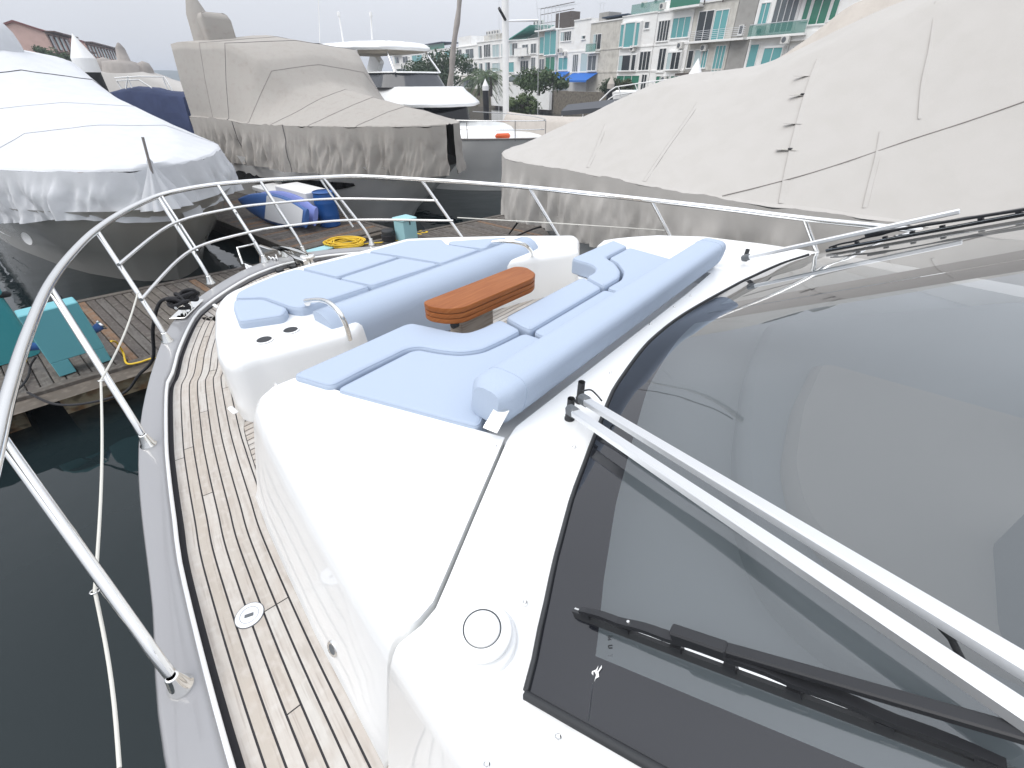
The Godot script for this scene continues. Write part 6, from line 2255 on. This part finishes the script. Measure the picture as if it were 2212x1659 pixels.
func pink_houses() -> void:
	# gabled houses far to the left, fronts turned to the right
	var bs := Basis(Vector3.UP, 0.467)
	for k in 3:
		var w: float = [6.4, 6.0, 5.0][k]
		var d: float = [13.5, 34.0, 9.0][k]
		var yw: float = [10.5, 10.4, 8.6][k]
		var yr: float = [11.6, 11.2, 8.9][k]
		var org: Vector3 = Vector3(-74.9, 0, -90.0) + bs * Vector3(-w, 0, [0.0, -24.0, -14.2][k])
		var h := thing("pink_house", ["pink gabled house with brown framed windows and a red tiled roof", "second pink house with cream balcony beside the pile cap", "low brown house wedged between the pink houses"][k], "house", org, "pink houses on the left shore")
		var b := MB.new()
		b.box(bs * Vector3(w * 0.5, yw * 0.5, -d * 0.5), Vector3(w, yw, d), bs)
		part("wall", b, M.wall_pink if k < 2 else M.brown, h)
		b = MB.new()
		var r := [bs * Vector3(0, yw, 0), bs * Vector3(w * 0.5, yr, 0), bs * Vector3(w, yw, 0), bs * Vector3(0, yw, -d), bs * Vector3(w * 0.5, yr, -d), bs * Vector3(w, yw, -d)]
		b.fan(PackedVector3Array([r[0], r[1], r[2]]))
		part("gable", b, M.wall_pink, h)
		b = MB.new()
		b.quad(r[0], r[1], r[4], r[3]); b.quad(r[1], r[2], r[5], r[4])
		for e in [[0, 1], [1, 2]]: b.bar(r[e[0]] + bs * Vector3(0, 0.1, 0.15), r[e[1]] + bs * Vector3(0, 0.1, 0.15), 0.3, 0.25)
		part("roof", b, M.roof_red, h)
		for i in int(d / 2.9):
			var zz := -1.6 - i * 2.9
			b = MB.new()
			b.box(bs * Vector3(w + 0.06, yw - 1.3, zz), Vector3(0.14, 2.0, 1.5), bs)
			var f := part("window", b, M.brown, h)
			b = MB.new()
			b.box(bs * Vector3(w + 0.14, yw - 1.3, zz), Vector3(0.04, 1.7, 1.2), bs)
			part("pane", b, M.w_pale if i % 3 else M.w_grey, f)
			b = MB.new()
			b.box(bs * Vector3(w + 0.06, yw - 4.2, zz), Vector3(0.14, 1.8, 1.4), bs)
			f = part("window", b, M.brown, h)
			b = MB.new()
			b.box(bs * Vector3(w + 0.14, yw - 4.2, zz), Vector3(0.04, 1.5, 1.1), bs)
			part("pane", b, M.w_dark, f)
		b = MB.new()
		b.box(bs * Vector3(w + 0.6, yw + 0.05, -d * 0.5), Vector3(1.6, 0.18, d + 0.4), bs)
		part("eaves", b, M.brown, h)
		b = MB.new()
		b.box(bs * Vector3(w + 0.7, yw - 2.85, -d * 0.5), Vector3(1.4, 0.7, d * 0.9), bs)
		part("balcony", b, M.wall_white if k else M.brown, h)
	var b := MB.new()
	b.box(Vector3(-100, 1.1, -115), Vector3(36, 2.4, 110), Basis(Vector3.UP, 0.467))
	setting("far_shore", b, M.stone)
	# distant hills
	b = MB.new()
	var rows := []
	for j in 5:
		var row := PackedVector3Array()
		for i in 80:
			var x := -900.0 + 1500.0 * i / 79.0
			row.append(Vector3(x, sin(PI * j / 4.0) * (10.0 + 14.0 * maxf(nz.get_noise_2d(x * 0.004, 3.0) + 0.3, 0.0)) - 0.5, -760.0 - 60.0 * j))
		rows.append(row)
	b.grid(rows)
	setting("hills", b, mat(Color(0.05, 0.075, 0.06), 0.95))

func tree(called: String, label: String, u: float, v0: float, v1: float, z: float, rw: float, dark: Color, gap := 0.25) -> void:
	var c := az(u, v1, z)
	var top := az(u, v0, z).y
	var o := thing(called, label, "tree", Vector3(c.x, minf(c.y, G0), z))
	var base: float = o.position.y
	var hgt := top - base
	var b := MB.new()
	b.tube([Vector3.ZERO, Vector3(0.1, hgt * 0.3, 0), Vector3(-0.1, hgt * 0.6, 0.1), Vector3(0.05, hgt * 0.85, 0)], [0.22, 0.17, 0.1, 0.03], 7)
	for k in 7:
		var a := k * 2.4
		var y0 := hgt * (0.3 + 0.07 * k)
		b.tube([Vector3(0, y0, 0), Vector3(cos(a) * rw * 0.4, y0 + hgt * 0.12, sin(a) * rw * 0.4), Vector3(cos(a) * rw * 0.75, y0 + hgt * 0.18, sin(a) * rw * 0.75)], [0.09, 0.05, 0.015], 5)
	part("trunk", b, M.timber, o)
	b = MB.new()
	var cl := []
	for i in 46:
		var a := rng.randf() * TAU
		var hh := rng.randf()
		var rr := rw * (0.3 + 0.75 * sin(PI * clampf(0.12 + hh * 0.86, 0, 1))) * sqrt(rng.randf())
		cl.append([Vector3(cos(a) * rr, hgt * (0.28 + 0.68 * hh), sin(a) * rr), rng.randf_range(0.22, 0.42) * rw * 0.8])
	for q in cl:
		for i in 60:
			var d := Vector3(rng.randfn(), rng.randfn(), rng.randfn()).normalized() * pow(rng.randf(), 0.4)
			var p: Vector3 = q[0] + Vector3(d.x, d.y * 0.75, d.z) * q[1]
			var n := (d + Vector3(rng.randfn(), rng.randfn() + 0.7, rng.randfn()) * 0.6).normalized()
			var t := n.cross(Vector3(rng.randfn(), rng.randfn(), rng.randfn())).normalized()
			var s := rng.randf_range(0.1, 0.2) * clampf(rw * 0.45, 0.6, 1.3)
			var e := n.cross(t)
			b.quad(p - t * s, p + e * s * 0.55, p + t * s, p - e * s * 0.55)
	var m := mat(dark, 0.7)
	m.backlight_enabled = true
	m.backlight = Color(0.12, 0.2, 0.06)
	part("crown", b, m, o)

func palm(label: String, u: float, v0: float, v1: float, z: float, r: float) -> void:
	var c := az(u, v1, z)
	var top := az(u, v0, z).y - r * 0.25
	var o := thing("palm_tree", label, "palm", Vector3(c.x, minf(c.y, G0), z), "palm trees on the quay")
	var hgt: float = top - o.position.y
	var b := MB.new()
	b.tube([Vector3.ZERO, Vector3(0.1, hgt * 0.5, 0), Vector3(0, hgt, 0)], [0.2, 0.15, 0.12], 8)
	part("trunk", b, M.timber, o)
	var lm := mat(Color(0.06, 0.1, 0.035), 0.6)
	for k in 18:
		var a := k * 2.4
		var el := 0.9 - 0.09 * k
		b = MB.new()
		var pts := []
		for i in 9:
			var t := i / 8.0
			pts.append(Vector3(0, hgt, 0) + Vector3(cos(a), 0, sin(a)) * r * t * cos(el * (1.0 - t)) + Vector3.UP * r * (sin(el) * t - 0.75 * t * t))
		b.tube(pts, 0.02, 4)
		var side := Vector3(-sin(a), 0, cos(a))
		for i in 26:
			var t := 0.12 + 0.86 * i / 25.0
			var p: Vector3 = pts[int(t * 8.0)].lerp(pts[mini(int(t * 8.0) + 1, 8)], fmod(t * 8.0, 1.0))
			for g in [-1.0, 1.0]:
				var tip: Vector3 = p + side * g * r * 0.28 * sin(PI * (0.2 + 0.75 * t)) + Vector3(cos(a), -0.9, sin(a)) * r * 0.14
				b.quad(p, p + Vector3(cos(a), 0, sin(a)) * 0.05, tip, tip)
		part("frond", b, lm, o)

func trees() -> void:
	tree("bushy_tree", "dense dark green tree in front of the white town houses", 962, 118, 200, -78.0, 5.2, Color(0.028, 0.05, 0.022))
	tree("bushy_tree", "lower dark green tree behind the flybridge windscreen", 915, 140, 195, -84.0, 4.6, Color(0.03, 0.055, 0.025))
	tree("leafy_tree", "spreading green tree beside the first blue awning", 1163, 153, 205, -66.0, 3.6, Color(0.045, 0.075, 0.025))
	tree("climbing_shrub", "loose green shrub hanging over the garden wall", 1130, 205, 262, -55.0, 2.0, Color(0.06, 0.09, 0.025))
	tree("garden_shrub", "dark shrub against the beige blank wall", 1325, 172, 195, -62.0, 1.6, Color(0.035, 0.055, 0.025))
	tree("garden_shrub", "potted shrub by the green glazing", 1352, 172, 190, -60.0, 1.2, Color(0.05, 0.06, 0.025))
	tree("garden_shrub", "green shrub growing along the pink house front", 112, 96, 150, -84.0, 2.4, Color(0.045, 0.08, 0.03))
	tree("garden_shrub", "taller green shrub between the pink houses", 140, 108, 160, -88.0, 3.0, Color(0.05, 0.085, 0.03))
	palm("palm tree left of the white pile cap", 1033, 160, 200, -66.0, 2.4)
	palm("palm tree right of the white pile cap", 1060, 150, 205, -62.0, 2.6)
	palm("taller palm tree behind the pile cap", 1050, 145, 200, -72.0, 2.4)
	palm("lone palm tree under the flybridge hardtop", 746, 145, 165, -95.0, 3.0)
